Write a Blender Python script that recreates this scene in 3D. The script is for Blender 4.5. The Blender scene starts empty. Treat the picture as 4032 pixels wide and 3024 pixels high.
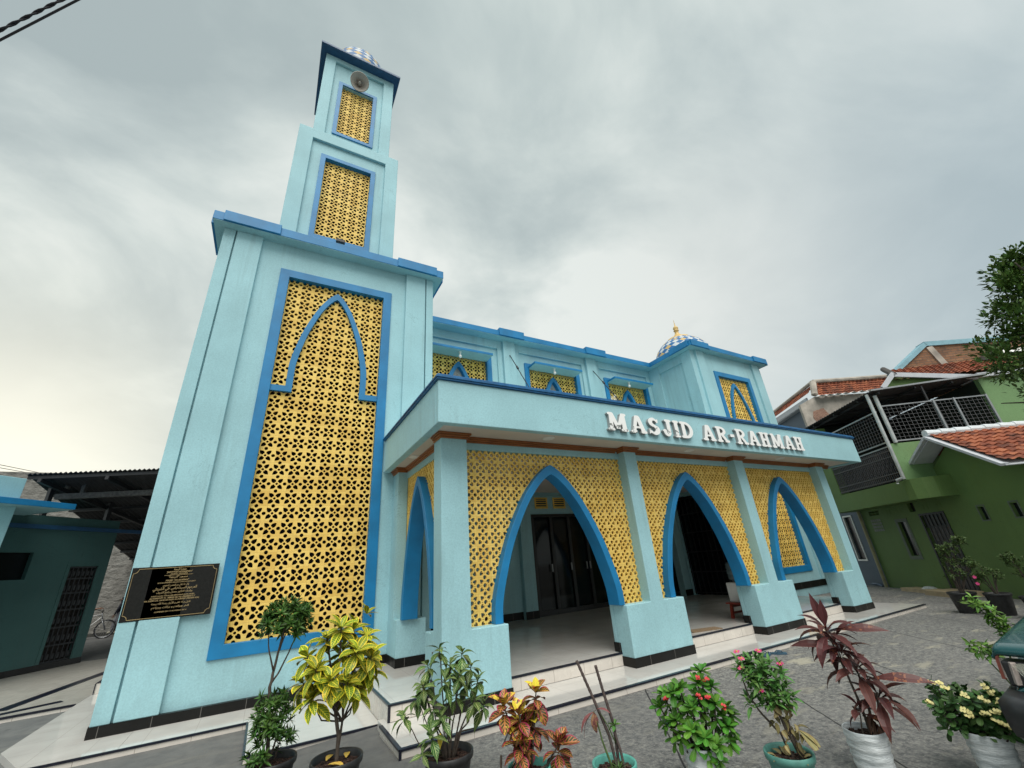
import bpy, bmesh, math, random
from math import sin, cos, pi, radians, sqrt
from mathutils import Vector, Matrix
from mathutils.geometry import delaunay_2d_cdt
random.seed(7)
scene = bpy.context.scene
COL = scene.collection
V = Vector

# ------------------------------------------------------------------ materials
def new_mat(name):
    m = bpy.data.materials.new(name); m.use_nodes = True
    nt = m.node_tree; b = nt.nodes['Principled BSDF']
    return m, nt, b
def N(nt, t, **k):
    n = nt.nodes.new(t)
    for a, v in k.items():
        if a.startswith('i_'):
            n.inputs[a[2:].replace('_', ' ')].default_value = v
        else: setattr(n, a, v)
    return n
def ramp(nt, src, stops):
    r = N(nt, 'ShaderNodeValToRGB'); e = r.color_ramp.elements
    while len(e) > 1: e.remove(e[-1])
    e[0].position = stops[0][0]; e[0].color = (*stops[0][1], 1)
    for p, c in stops[1:]:
        q = e.new(p); q.color = (*c, 1)
    nt.links.new(src, r.inputs[0]); return r.outputs[0]
def noise(nt, scale, detail=4, rough=.55, vec=None, dist=0):
    n = N(nt, 'ShaderNodeTexNoise'); n.inputs['Scale'].default_value = scale
    n.inputs['Detail'].default_value = detail; n.inputs['Roughness'].default_value = rough
    n.inputs['Distortion'].default_value = dist
    if vec is None: vec = objco(nt)
    nt.links.new(vec, n.inputs['Vector']); return n.outputs['Fac']
def objco(nt):
    return N(nt, 'ShaderNodeTexCoord').outputs['Object']
def mapped(nt, scale=(1, 1, 1), rot=(0, 0, 0), loc=(0, 0, 0), src=None):
    mp = N(nt, 'ShaderNodeMapping'); mp.inputs['Scale'].default_value = scale
    mp.inputs['Rotation'].default_value = rot; mp.inputs['Location'].default_value = loc
    nt.links.new(src or objco(nt), mp.inputs['Vector']); return mp.outputs['Vector']
def mix(nt, fac, a, b, mode='MIX'):
    m = N(nt, 'ShaderNodeMix'); m.data_type = 'RGBA'; m.blend_type = mode
    for sock, val in ((m.inputs[0], fac), (m.inputs[6], a), (m.inputs[7], b)):
        if isinstance(val, (int, float)): sock.default_value = val
        elif isinstance(val, tuple): sock.default_value = (*val, 1)
        else: nt.links.new(val, sock)
    return m.outputs[2]
def math_(nt, op, a, b=None, c=None):
    m = N(nt, 'ShaderNodeMath'); m.operation = op
    for i, v in enumerate((a, b, c)):
        if v is None: continue
        if isinstance(v, (int, float)): m.inputs[i].default_value = v
        else: nt.links.new(v, m.inputs[i])
    return m.outputs[0]
def bump(nt, b, h, strength=.3, dist=.01):
    n = N(nt, 'ShaderNodeBump'); n.inputs['Strength'].default_value = strength
    n.inputs['Distance'].default_value = dist
    nt.links.new(h, n.inputs['Height']); nt.links.new(n.outputs[0], b.inputs['Normal'])
def simple(name, col, rough=.6, metal=0, var=.15, vscale=6, bstr=0, bscale=60, spec=None):
    m, nt, b = new_mat(name)
    f = noise(nt, vscale)
    lo = tuple(c * (1 - var) for c in col); hi = tuple(min(1, c * (1 + var)) for c in col)
    nt.links.new(ramp(nt, f, [(.3, lo), (.7, hi)]), b.inputs['Base Color'])
    b.inputs['Roughness'].default_value = rough; b.inputs['Metallic'].default_value = metal
    if spec is not None: b.inputs['Specular IOR Level'].default_value = spec
    if bstr: bump(nt, b, noise(nt, bscale), bstr, .005)
    return m
def plaster(name, col, dirt=(.2, .26, .24), damt=.5):
    m, nt, b = new_mat(name)
    base = ramp(nt, noise(nt, .9, 5), [(.3, tuple(c * .86 for c in col)), (.7, tuple(min(1, c * 1.06) for c in col))])
    fine = ramp(nt, noise(nt, 45, 3), [(.35, (.93,) * 3), (.65, (1.05,) * 3)])
    c = mix(nt, 1, base, fine, 'MULTIPLY')
    # rain streaks: stretched in z
    st = noise(nt, 1, 5, .6, mapped(nt, (9, 9, .45)))
    pat = noise(nt, .7, 3)
    k = math_(nt, 'MULTIPLY', ramp(nt, st, [(.50, (0,) * 3), (.70, (1,) * 3)]), ramp(nt, pat, [(.40, (0,) * 3), (.66, (damt,) * 3)]))
    c = mix(nt, k, c, tuple(a * .55 + d * .2 for a, d in zip(col, dirt)))
    sp = ramp(nt, noise(nt, 17, 2), [(.74, (0,) * 3), (.8, (.25,) * 3)])
    c = mix(nt, sp, c, tuple(a * .6 for a in col))
    sz = N(nt, 'ShaderNodeSeparateXYZ'); nt.links.new(objco(nt), sz.inputs[0])
    low = math_(nt, 'ADD', math_(nt, 'MULTIPLY', sz.outputs['Z'], -1.6), math_(nt, 'MULTIPLY', noise(nt, 3.5, 6, .65), 1.8))
    c = mix(nt, ramp(nt, low, [(.35, (0,) * 3), (1.0, (.42,) * 3)]), c, tuple(a * .5 + .04 for a in col))
    cr_ = math_(nt, 'ABSOLUTE', math_(nt, 'SUBTRACT', noise(nt, .55, 9, .62, None, .6), .5))
    c = mix(nt, math_(nt, 'MULTIPLY', math_(nt, 'LESS_THAN', cr_, .0011), math_(nt, 'MULTIPLY', math_(nt, 'GREATER_THAN', noise(nt, .9, 2), .53), .5)), c, tuple(a * .4 for a in col))
    nt.links.new(c, b.inputs['Base Color'])
    b.inputs['Roughness'].default_value = .62; b.inputs['Specular IOR Level'].default_value = .3
    bump(nt, b, noise(nt, 55, 3), .28, .006)
    return m
TEAL = plaster('teal_plaster', (.345, .585, .635))
TEAL_SHADED = plaster('shaded_teal_plaster', (.050, .115, .11))  # the turquoise plaster with the alley's shade put into its colour
BLUE = simple('blue_paint', (.005, .178, .395), .5, var=.16, vscale=2.6, bstr=.15)
BLUED = simple('navy_paint', (.012, .07, .16), .5, var=.15, bstr=.1)
def latmat(name, size, ox, oz):
    m, nt, b = new_mat(name); sep = N(nt, 'ShaderNodeSeparateXYZ'); nt.links.new(objco(nt), sep.inputs[0])
    u = math_(nt, 'DIVIDE', math_(nt, 'SUBTRACT', math_(nt, 'ADD', sep.outputs['X'], sep.outputs['Y']), ox), size); v = math_(nt, 'DIVIDE', math_(nt, 'SUBTRACT', sep.outputs['Z'], oz), size)
    cb = N(nt, 'ShaderNodeCombineXYZ'); nt.links.new(math_(nt, 'FLOOR', u), cb.inputs['X']); nt.links.new(math_(nt, 'FLOOR', v), cb.inputs['Y'])
    wn = N(nt, 'ShaderNodeTexWhiteNoise'); nt.links.new(cb.outputs[0], wn.inputs['Vector'])
    c = ramp(nt, wn.outputs['Value'], [(0, (.74, .475, .10)), (.5, (.84, .565, .13)), (1, (.90, .63, .165))])
    c = mix(nt, ramp(nt, noise(nt, 14, 5), [(.52, (0,) * 3), (.72, (.5,) * 3)]), c, (.60, .37, .08))
    c = mix(nt, ramp(nt, noise(nt, 2.2, 5, .7), [(.56, (0,) * 3), (.74, (.4,) * 3)]), c, (.40, .28, .10))
    jt = math_(nt, 'MAXIMUM', *[math_(nt, 'GREATER_THAN', math_(nt, 'ABSOLUTE', math_(nt, 'SUBTRACT', math_(nt, 'FRACT', q), .5)), .5 - .002 / size) for q in (u, v)])
    nt.links.new(mix(nt, math_(nt, 'MULTIPLY', jt, .55), c, (.38, .26, .09)), b.inputs['Base Color'])
    b.inputs['Roughness'].default_value = .68; bump(nt, b, noise(nt, 45, 3), .3, .005); return m
YELA = latmat('yellow_cast_block', .245, -.4135 + 8.275, .822); YELB = latmat('yellow_cast_block_small', .2, 2.325 + 5.625, .853)
YEL = simple('yellow_paint', (.83, .56, .13), .65, var=.13, vscale=3.5)
BROWN = simple('brown_trim', (.30, .105, .03), .4, var=.2)
SOFF = simple('soffit_paint', (.62, .56, .50), .7, var=.06, vscale=2)
WHITE = simple('white_paint', (.78, .77, .74), .5, var=.05)
DARKC = simple('unlit_concrete', (.045, .043, .04), .9, var=.3)  # concrete darkened in its colour for the unlit interiors
BLACKT = simple('black_tile', (.012, .011, .011), .22, var=.3)
def tiles(name, col, grout, sx, sy, rough, offs=(0, 0, 0), plane='xy'):
    m, nt, b = new_mat(name)
    sep = N(nt, 'ShaderNodeSeparateXYZ'); nt.links.new(mapped(nt, (1, 1, 1), loc=offs), sep.inputs[0])
    fs = []
    for ax, s in ((plane[0].upper(), sx), (plane[1].upper(), sy)):
        f = math_(nt, 'FRACT', math_(nt, 'DIVIDE', sep.outputs[ax], s))
        f = math_(nt, 'ABSOLUTE', math_(nt, 'SUBTRACT', f, .5))
        fs.append(math_(nt, 'GREATER_THAN', f, .5 - .0028 / s))
    g = math_(nt, 'MAXIMUM', fs[0], fs[1])
    stain = ramp(nt, noise(nt, 2.3, 6), [(.35, tuple(c * .88 for c in col)), (.65, col)])
    c = mix(nt, g, stain, grout)
    nt.links.new(c, b.inputs['Base Color'])
    r = ramp(nt, noise(nt, 5, 4), [(.3, (rough,) * 3), (.8, (rough * 2.2,) * 3)])
    nt.links.new(r, b.inputs['Roughness'])
    if max(col) < .05: b.inputs['Specular IOR Level'].default_value = .25
    return m
TILE = tiles('white_floor_tile', (.64, .62, .58), (.46, .44, .40), .5, .5, .05)
TILEV = tiles('cream_riser_tile', (.70, .645, .58), (.33, .28, .24), .52, .9, .18, plane='xz')
TILEB = tiles('tan_terrace_tile', (.36, .345, .305), (.2, .19, .17), .55, .55, .3)
NOSE = simple('black_nosing', (.010, .011, .022), .3, var=.3, vscale=20)
SKIRT = tiles('black_skirting_tile', (.008, .0075, .007), (.16, .15, .14), .52, 7, .25, plane='xz')
SKIRTY = tiles('black_skirting_tile_side', (.008, .0075, .007), (.16, .15, .14), .52, 7, .25, plane='yz')
GLASS, _nt, _b = new_mat('dark_door_glass')
_b.inputs['Base Color'].default_value = (.006, .008, .008, 1); _b.inputs['Roughness'].default_value = .06; _b.inputs['Specular IOR Level'].default_value = .22
DARKM = simple('dark_metal', (.018, .018, .020), .45, var=.2)
GREYM = simple('grey_metal', (.33, .34, .35), .35, metal=.6, var=.15)
BLACKP = simple('black_plastic', (.018, .019, .021), .42, var=.25, vscale=14)
def courtyard():
    m, nt, b = new_mat('pebbled_concrete')
    big = noise(nt, .33, 5, .6)
    sp = noise(nt, 15, 6, .68)
    peb = ramp(nt, sp, [(.38, (.078, .079, .080)), (.50, (.165, .164, .156)), (.60, (.25, .245, .225)), (.70, (.33, .32, .28))])
    fl = noise(nt, 42, 3, .6)
    peb = mix(nt, ramp(nt, fl, [(.56, (0,) * 3), (.64, (.65,) * 3)]), peb, (.38, .37, .33))
    peb = mix(nt, ramp(nt, fl, [(.36, (.6,) * 3), (.43, (0,) * 3)]), peb, (.055, .056, .058))
    smooth = ramp(nt, noise(nt, 7, 6), [(.3, (.11, .112, .11)), (.7, (.17, .17, .162))])
    sep = N(nt, 'ShaderNodeSeparateXYZ'); nt.links.new(objco(nt), sep.inputs[0])
    # smooth cement towards the tower, pebbled to the right
    e = math_(nt, 'ADD', math_(nt, 'MULTIPLY', sep.outputs['X'], 1.1), math_(nt, 'MULTIPLY', sep.outputs['Y'], -.55))
    e = math_(nt, 'ADD', e, math_(nt, 'MULTIPLY', noise(nt, 1.6, 3), 1.3))
    k = ramp(nt, math_(nt, 'MULTIPLY_ADD', e, .45, .35), [(.0, (0,) * 3), (.6, (1,) * 3)])
    c = mix(nt, k, smooth, peb)
    # worn pale patches streaked along the slab
    w = noise(nt, 1, 7, .68, mapped(nt, (.9, 2.6, 1), (0, 0, radians(-54))))
    far = ramp(nt, math_(nt, 'MULTIPLY_ADD', sep.outputs['X'], .12, -.3), [(0, (.15,) * 3), (.6, (1,) * 3)])
    c = mix(nt, math_(nt, 'MULTIPLY', ramp(nt, w, [(.56, (0,) * 3), (.64, (.85,) * 3)]), far), c, (.40, .375, .29))
    c = mix(nt, ramp(nt, big, [(.35, (.5,) * 3), (.6, (0,) * 3)]), c, (.085, .087, .087))
    c = mix(nt, ramp(nt, noise(nt, .9, 6, .7), [(.52, (0,) * 3), (.7, (.55,) * 3)]), c, (.20, .198, .185))
    c = mix(nt, ramp(nt, noise(nt, 2.6, 3, .5), [(.66, (0,) * 3), (.72, (.6,) * 3)]), c, (.06, .06, .06))
    # joints between the slabs
    u = math_(nt, 'ADD', math_(nt, 'MULTIPLY', sep.outputs['X'], .8), math_(nt, 'MULTIPLY', sep.outputs['Y'], -.6))
    u = math_(nt, 'ADD', u, math_(nt, 'MULTIPLY', noise(nt, 4, 3), .03))
    f = math_(nt, 'ABSOLUTE', math_(nt, 'SUBTRACT', math_(nt, 'FRACT', math_(nt, 'DIVIDE', math_(nt, 'SUBTRACT', u, .665 - .79), 1.58)), .5))
    c = mix(nt, math_(nt, 'MULTIPLY', math_(nt, 'LESS_THAN', f, .0055), math_(nt, 'GREATER_THAN', sep.outputs['X'], 2.2)), c, (.022, .022, .022))
    nt.links.new(c, b.inputs['Base Color']); b.inputs['Roughness'].default_value = .88
    bump(nt, b, fl, .5, .008)
    return m
GROUND = courtyard()
def leafmat(name, base, edge, vein, tip=None, edge_at=.62, nv=9, vw=.16, rough=.42, midw=.10, amt=1., under=None):
    """UV: x across the leaf 0..1, y along it; colour attribute rnd per leaf"""
    m, nt, b = new_mat(name)
    uv = N(nt, 'ShaderNodeUVMap'); sep = N(nt, 'ShaderNodeSeparateXYZ'); nt.links.new(uv.outputs[0], sep.inputs[0])
    at = N(nt, 'ShaderNodeAttribute'); at.attribute_name = 'rnd'
    ra = N(nt, 'ShaderNodeSeparateColor'); nt.links.new(at.outputs['Color'], ra.inputs[0])
    u = math_(nt, 'ABSOLUTE', math_(nt, 'MULTIPLY_ADD', sep.outputs['X'], 2, -1)); v = sep.outputs['Y']
    d = math_(nt, 'FRACT', math_(nt, 'MULTIPLY_ADD', v, nv, math_(nt, 'MULTIPLY', u, -2.0)))
    vv = math_(nt, 'LESS_THAN', math_(nt, 'ABSOLUTE', math_(nt, 'SUBTRACT', d, .5)), vw)
    mid = math_(nt, 'LESS_THAN', u, midw)
    vv = math_(nt, 'MULTIPLY', math_(nt, 'MAXIMUM', vv, mid), amt)
    c = mix(nt, vv, base, vein)
    nz = noise(nt, 30, 3)
    ed = math_(nt, 'GREATER_THAN', math_(nt, 'ADD', u, math_(nt, 'MULTIPLY_ADD', nz, .5, -.25)), edge_at)
    c = mix(nt, ed, c, edge)
    if tip is not None:
        c = mix(nt, math_(nt, 'MULTIPLY', ra.outputs[1], math_(nt, 'LESS_THAN', math_(nt, 'ADD', nz, .1), ra.outputs[1])), c, tip)
    hs = N(nt, 'ShaderNodeHueSaturation'); nt.links.new(c, hs.inputs['Color'])
    nt.links.new(math_(nt, 'MULTIPLY_ADD', ra.outputs[0], .8, .6), hs.inputs['Value'])
    nt.links.new(math_(nt, 'MULTIPLY_ADD', ra.outputs[2], .04, .48), hs.inputs['Hue'])
    nt.links.new(hs.outputs[0], b.inputs['Base Color'])
    b.inputs['Roughness'].default_value = rough; b.inputs['Specular IOR Level'].default_value = .22
    b.inputs['Transmission Weight'].default_value = 0
    return m
STEM = simple('woody_stem', (.075, .058, .045), .8, var=.35, vscale=30, bstr=.4)
GSTEM = simple('green_stem', (.07, .11, .03), .7, var=.3, vscale=30)
SOIL, _nt, _b = new_mat('potting_soil')
_nt.links.new(ramp(_nt, noise(_nt, 55, 4, .7), [(.35, (.012, .008, .006)), (.55, (.07, .035, .025)), (.7, (.19, .10, .07))]), _b.inputs['Base Color'])
_b.inputs['Roughness'].default_value = .95; bump(_nt, _b, noise(_nt, 60, 4), 1, .03)
def bagmat():
    m, nt, b = new_mat('white_sack_plastic')
    st = noise(nt, 1, 5, .65, mapped(nt, (5, 5, 26)))
    c = ramp(nt, st, [(.35, (.42, .46, .48)), (.55, (.66, .70, .71)), (.75, (.76, .78, .78))])
    g = ramp(nt, noise(nt, 9, 5), [(.5, (0,) * 3), (.75, (.5,) * 3)])
    nt.links.new(mix(nt, g, c, (.30, .32, .31)), b.inputs['Base Color']); b.inputs['Roughness'].default_value = .45
    bump(nt, b, st, .8, .02); return m
BAG = bagmat()
TPOT = simple('teal_pot_plastic', (.10, .36, .30), .5, var=.22, vscale=16, bstr=.1)
TPOT2 = simple('dusty_green_pot_plastic', (.085, .25, .21), .55, var=.3, vscale=12, bstr=.1)
BPOT = simple('black_pot_plastic', (.022, .022, .023), .5, var=.45, vscale=18)

# ------------------------------------------------------------------ mesh helpers
class MB:
    def __init__(s): s.v = []; s.f = []; s.mi = []; s.uv = []; s.rnd = []
    def add(s, verts, faces, mi=0, uvs=None, rnd=None):
        o = len(s.v); s.v += [tuple(p) for p in verts]
        for i, f in enumerate(faces):
            s.f.append(tuple(o + k for k in f)); s.mi.append(mi)
            s.uv.append([uvs[k] for k in f] if uvs else None); s.rnd.append(rnd)
        return s
    def box(s, x0, x1, y0, y1, z0, z1, mi=0):
        v = [(x, y, z) for z in (z0, z1) for y in (y0, y1) for x in (x0, x1)]
        return s.add(v, [(0, 2, 3, 1), (4, 5, 7, 6), (0, 1, 5, 4), (2, 6, 7, 3), (0, 4, 6, 2), (1, 3, 7, 5)], mi)
    def bar(s, a, b, w, h=None, up=(0, 0, 1), mi=0):
        h = h or w; a, b = V(a), V(b); d = (b - a).normalized(); u = V(up)
        if abs(d.dot(u)) > .98: u = V((0, 1, 0))
        r = d.cross(u).normalized(); u = r.cross(d)
        v = [p + r * (i * w / 2) + u * (j * h / 2) for p in (a, b) for i, j in ((-1, -1), (1, -1), (1, 1), (-1, 1))]
        return s.add(v, [(0, 1, 2, 3)[::-1], (4, 5, 6, 7), (0, 1, 5, 4), (1, 2, 6, 5), (2, 3, 7, 6), (3, 0, 4, 7)], mi)
    def tube(s, pts, r, n=7, mi=0, cap=True):
        pts = [V(p) for p in pts]; rr = r if isinstance(r, (list, tuple)) else [r] * len(pts)
        vs = []; ref = V((0, 0, 1))
        for i, p in enumerate(pts):
            d = (pts[min(i + 1, len(pts) - 1)] - pts[max(i - 1, 0)]).normalized()
            q = ref if abs(d.dot(ref)) < .95 else V((0, 1, 0))
            a = d.cross(q).normalized(); b = a.cross(d)
            vs += [p + (a * cos(2 * pi * k / n) + b * sin(2 * pi * k / n)) * rr[i] for k in range(n)]
        fs = [(i * n + k, i * n + (k + 1) % n, (i + 1) * n + (k + 1) % n, (i + 1) * n + k) for i in range(len(pts) - 1) for k in range(n)]
        if cap: fs += [tuple(range(n))[::-1], tuple((len(pts) - 1) * n + k for k in range(n))]
        return s.add(vs, fs, mi)
    def lathe(s, prof, c=(0, 0, 0), n=32, mi=0, fn=None):
        vs = []
        for r, z in prof:
            for k in range(n):
                a = 2 * pi * k / n; rr = r * (fn(a, z) if fn else 1)
                vs.append((c[0] + rr * cos(a), c[1] + rr * sin(a), c[2] + z))
        fs = [(i * n + k, i * n + (k + 1) % n, (i + 1) * n + (k + 1) % n, (i + 1) * n + k) for i in range(len(prof) - 1) for k in range(n)]
        return s.add(vs, fs, mi)
    def quad(s, a, b, c, d, mi=0): return s.add([a, b, c, d], [(0, 1, 2, 3)], mi)
    def prism(s, poly, f, d0, d1, mi=0):
        """poly in (u,v), f(u,v,d)->xyz"""
        n = len(poly); vs = [f(u, v, d0) for u, v in poly] + [f(u, v, d1) for u, v in poly]
        fs = [tuple(range(n))[::-1], tuple(range(n, 2 * n))] + [(i, (i + 1) % n, n + (i + 1) % n, n + i) for i in range(n)]
        return s.add(vs, fs, mi)
    def cut(s, adds, subs, f, d0, d1, mi=0):
        """union of adds minus subs, extruded between d0 (front) and d1 (back)"""
        pts = []; faces = []
        for p in list(adds) + list(subs):
            if sum(p[i - 1][0] * p[i][1] - p[i][0] * p[i - 1][1] for i in range(len(p))) < 0: p = p[::-1]   # counter-clockwise
            o = len(pts); pts += [V((a, b)) for a, b in p]; faces.append(list(range(o, o + len(p))))
        na = len(adds)
        ov, oe, of, _, _, src = delaunay_2d_cdt(pts, [], faces, 0, 1e-6)
        keep = [t for t, q in zip(of, src) if q and any(k < na for k in q) and not any(k >= na for k in q)]
        cnt = {}
        for t in keep:
            for i in range(len(t)):
                a, b = t[i], t[(i + 1) % len(t)]; cnt.setdefault((min(a, b), max(a, b)), []).append((a, b))
        n = len(ov)
        vs = [f(p.x, p.y, d0) for p in ov] + [f(p.x, p.y, d1) for p in ov]
        fs = [tuple(t) for t in keep] + [tuple(n + k for k in reversed(t)) for t in keep]
        for e in cnt.values():
            if len(e) == 1: a, b = e[0]; fs.append((a, n + a, n + b, b))
        used = sorted({k for q in fs for k in q}); rem = {k: i for i, k in enumerate(used)}
        return s.add([vs[k] for k in used], [tuple(rem[k] for k in q) for q in fs], mi)
    def leaf(s, base, d, up, L, W, bend=.6, prof=None, n=5, fold=.25, rnd=None, mi=0, twist=0):
        base = V(base); d = V(d).normalized(); up = V(up)
        side = d.cross(up)
        if side.length < 1e-3: side = d.cross(V((1, 0, 0)))
        side.normalize(); up = side.cross(d).normalized()
        if twist: side = side * cos(twist) + up * sin(twist); up = side.cross(d).normalized()
        prof = prof or (.12, .75, 1, .8, .45, .02)
        n = len(prof) - 1; p = base.copy(); vs = []; uvs = []; a = 0
        for i, w in enumerate(prof):
            q = d * cos(a) - up * sin(a); nn = up * cos(a) + d * sin(a); hw = W * w / 2
            vs += [p - side * hw + nn * hw * fold, p, p + side * hw + nn * hw * fold]
            uvs += [(0, i / n), (.5, i / n), (1, i / n)]
            p = p + q * (L / n); a += bend / n
        fs = []
        for i in range(n):
            o = i * 3; fs += [(o, o + 1, o + 4, o + 3), (o + 1, o + 2, o + 5, o + 4)]
        if rnd is None: rnd = (random.random(), random.random(), random.random())
        return s.add(vs, fs, mi, uvs, rnd)
    def build(s, name, mats, parent=None, smooth=False, bevel=0):
        me = bpy.data.meshes.new(name); me.from_pydata(s.v, [], s.f); 
        for m in (mats if isinstance(mats, (list, tuple)) else [mats]): me.materials.append(m)
        me.polygons.foreach_set('material_index', s.mi)
        if any(u for u in s.uv):
            l = me.uv_layers.new(name='UVMap'); i = 0
            for f, u in zip(s.f, s.uv):
                for k in range(len(f)): l.data[i].uv = u[k] if u else (0, 0); i += 1
        if any(r for r in s.rnd):
            at = me.color_attributes.new('rnd', 'FLOAT_COLOR', 'CORNER'); i = 0
            for f, r in zip(s.f, s.rnd):
                for k in range(len(f)): at.data[i].color = (*(r or (.5, .5, .5)), 1); i += 1
        if smooth: me.polygons.foreach_set('use_smooth', [True] * len(s.f))
        me.update(); o = bpy.data.objects.new(name, me); COL.objects.link(o)
        if not s.uv or not any(s.rnd):
            b = bmesh.new(); b.from_mesh(me); bmesh.ops.recalc_face_normals(b, faces=b.faces); b.to_mesh(me); b.free()
        if bevel:
            bv = o.modifiers.new('bevel', 'BEVEL'); bv.width = bevel; bv.segments = 2; bv.limit_method = 'ANGLE'
        if parent is not None: put(o, parent)
        return o
def put(o, parent):
    o.parent = parent
    if parent.get('worldspace'): o.matrix_parent_inverse = parent_world(parent).inverted()
    if parent.get('worldspace') is not None and parent['worldspace']: o['worldspace'] = True
def parent_world(p):
    m = Matrix.LocRotScale(p.location, p.rotation_euler, p.scale)
    if p.parent: m = parent_world(p.parent) @ p.matrix_parent_inverse @ m
    return m
def tag(o, label=None, cat=None, group=None, kind=None):
    for k, v in (('label', label), ('category', cat), ('group', group), ('kind', kind)):
        if v: o[k] = v
    return o
def thing(name, label, cat, loc=(0, 0, 0), rz=0, group=None, world=False):
    o = bpy.data.objects.new(name, None); COL.objects.link(o); o.empty_display_size = .2
    o.location = loc; o.rotation_euler = (0, 0, rz)
    if world: o['worldspace'] = True
    return tag(o, label, cat, group)
def copy_tree(o, parent=None):
    c = o.copy(); COL.objects.link(c)
    if parent is not None: c.parent = parent
    for ch in list(o.children): copy_tree(ch, c)
    return c
def struct(name, mb, m, **k):
    o = mb.build(name, m, **k); o['kind'] = 'structure'; return o
def XZ(y0):            # u=x, v=z, d = depth from y0
    return lambda u, v, d: (u, y0 + d, v)
def YZ(x0, sg=1):
    return lambda u, v, d: (x0 + sg * d, u, v)
def circle(cx, cy, rx, ry=None, n=12, a0=0):
    ry = ry or rx
    return [(cx + rx * cos(a0 + 2 * pi * k / n), cy + ry * sin(a0 + 2 * pi * k / n)) for k in range(n)]
def rect(x0, x1, z0, z1): return [(x0, z0), (x1, z0), (x1, z1), (x0, z1)]
PET_A = [(.17, 0), (.135, .048), (.17, .11), (.26, .142), (.36, .122), (.45, .066), (.515, 0)]
PET_B = [(.29, 0), (.215, .045), (.24, .115), (.32, .14), (.41, .11), (.48, .055), (.535, 0)]
def holes(x0, x1, z0, z1, s, kind, ox=None, oz=None, keep=None):
    """openings of the cast lattice blocks that fall inside the rectangle"""
    out = []; ox = x0 if ox is None else ox; oz = z0 if oz is None else oz
    i0, i1 = int(math.floor((x0 - ox) / s)) - 1, int(math.ceil((x1 - ox) / s)) + 1
    j0, j1 = int(math.floor((z0 - oz) / s)) - 1, int(math.ceil((z1 - oz) / s)) + 1
    pet = PET_A if kind == 'A' else PET_B
    def put_(poly):
        cxm = sum(p[0] for p in poly) / len(poly); czm = sum(p[1] for p in poly) / len(poly)
        if cxm < x0 - .2 * s or cxm > x1 + .2 * s or czm < z0 - .2 * s or czm > z1 + .2 * s: return
        if keep and not keep(cxm, czm): return
        r = poly                                   # Sutherland-Hodgman against the panel edge
        for ax, lim, sg in ((0, x0 + .004, 1), (0, x1 - .004, -1), (1, z0 + .004, 1), (1, z1 - .004, -1)):
            n_ = []
            for k in range(len(r)):
                a, b = r[k - 1], r[k]; da, db = (a[ax] - lim) * sg, (b[ax] - lim) * sg
                if da * db < 0:
                    t = da / (da - db); n_.append((a[0] + (b[0] - a[0]) * t, a[1] + (b[1] - a[1]) * t))
                if db >= 0: n_.append(b)
            r = n_
            if len(r) < 3: return
        q = [p for k, p in enumerate(r) if math.hypot(p[0] - r[k - 1][0], p[1] - r[k - 1][1]) > 2e-4]
        if len(q) < 3: return
        ar = abs(sum(q[k - 1][0] * q[k][1] - q[k][0] * q[k - 1][1] for k in range(len(q)))) / 2
        if ar < 6e-5: return
        r = q
        if len(r) > 2: out.append(r)
    for i in range(i0, i1):
        for j in range(j0, j1):
            cx, cz = ox + (i + .5) * s, oz + (j + .5) * s
            put_(circle(cx, cz, (.085 if kind == 'A' else .14) * s, n=10))
            for k in range(4):
                a = pi / 4 + k * pi / 2; ca, sa = cos(a), sin(a)
                poly = pet + [(d, -w) for d, w in pet[-2:0:-1]]
                put_([(cx + (d * ca - w * sa) * s, cz + (d * sa + w * ca) * s) for d, w in poly])
                if kind == 'B':
                    b = k * pi / 2
                    put_([(cx + (p * cos(b) - q * sin(b)) * s, cz + (p * sin(b) + q * cos(b)) * s) for p, q in circle(.245, 0, .05, .028, 6)])
            r = .125 if kind == 'A' else .14
            put_(circle(cx - .5 * s, cz, r * s, r * .95 * s, 11, random.random()))
            put_(circle(cx, cz - .5 * s, r * .95 * s, r * s, 11, random.random()))
    return out
def cr(pts, n=6):
    """Catmull-Rom through 2-D points"""
    out = []; P = [pts[0]] + list(pts) + [pts[-1]]
    for i in range(1, len(P) - 2):
        for k in range(n):
            t = k / n; a, b, c, d = P[i - 1], P[i], P[i + 1], P[i + 2]
            out.append(tuple(.5 * (2 * b[q] + (c[q] - a[q]) * t + (2 * a[q] - 5 * b[q] + 4 * c[q] - d[q]) * t * t + (3 * b[q] - a[q] - 3 * c[q] + d[q]) * t ** 3) for q in (0, 1)))
    out.append(tuple(pts[-1])); return out
ARCH = [(1, 0), (.985, .12), (.905, .277), (.755, .495), (.5, .742), (.275, .892), (.1, .972), (0, 1)]
def arch(cx, hw, z0, z1, closed=True):
    half = cr([(w * hw, z0 + h * (z1 - z0)) for w, h in ARCH], 4)
    return [(cx + a, b) for a, b in half] + [(cx - a, b) for a, b in half[-2::-1]]
def bench_frame(mb, x0, x1, z0, z1, w, f, d0, d1, mi=0, wb=None):
    wb = wb or w
    mb.cut([rect(x0, x1, z0, z1)], [rect(x0 + w, x1 - w, z0 + wb, z1 - w)], f, d0, d1, mi)

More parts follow.
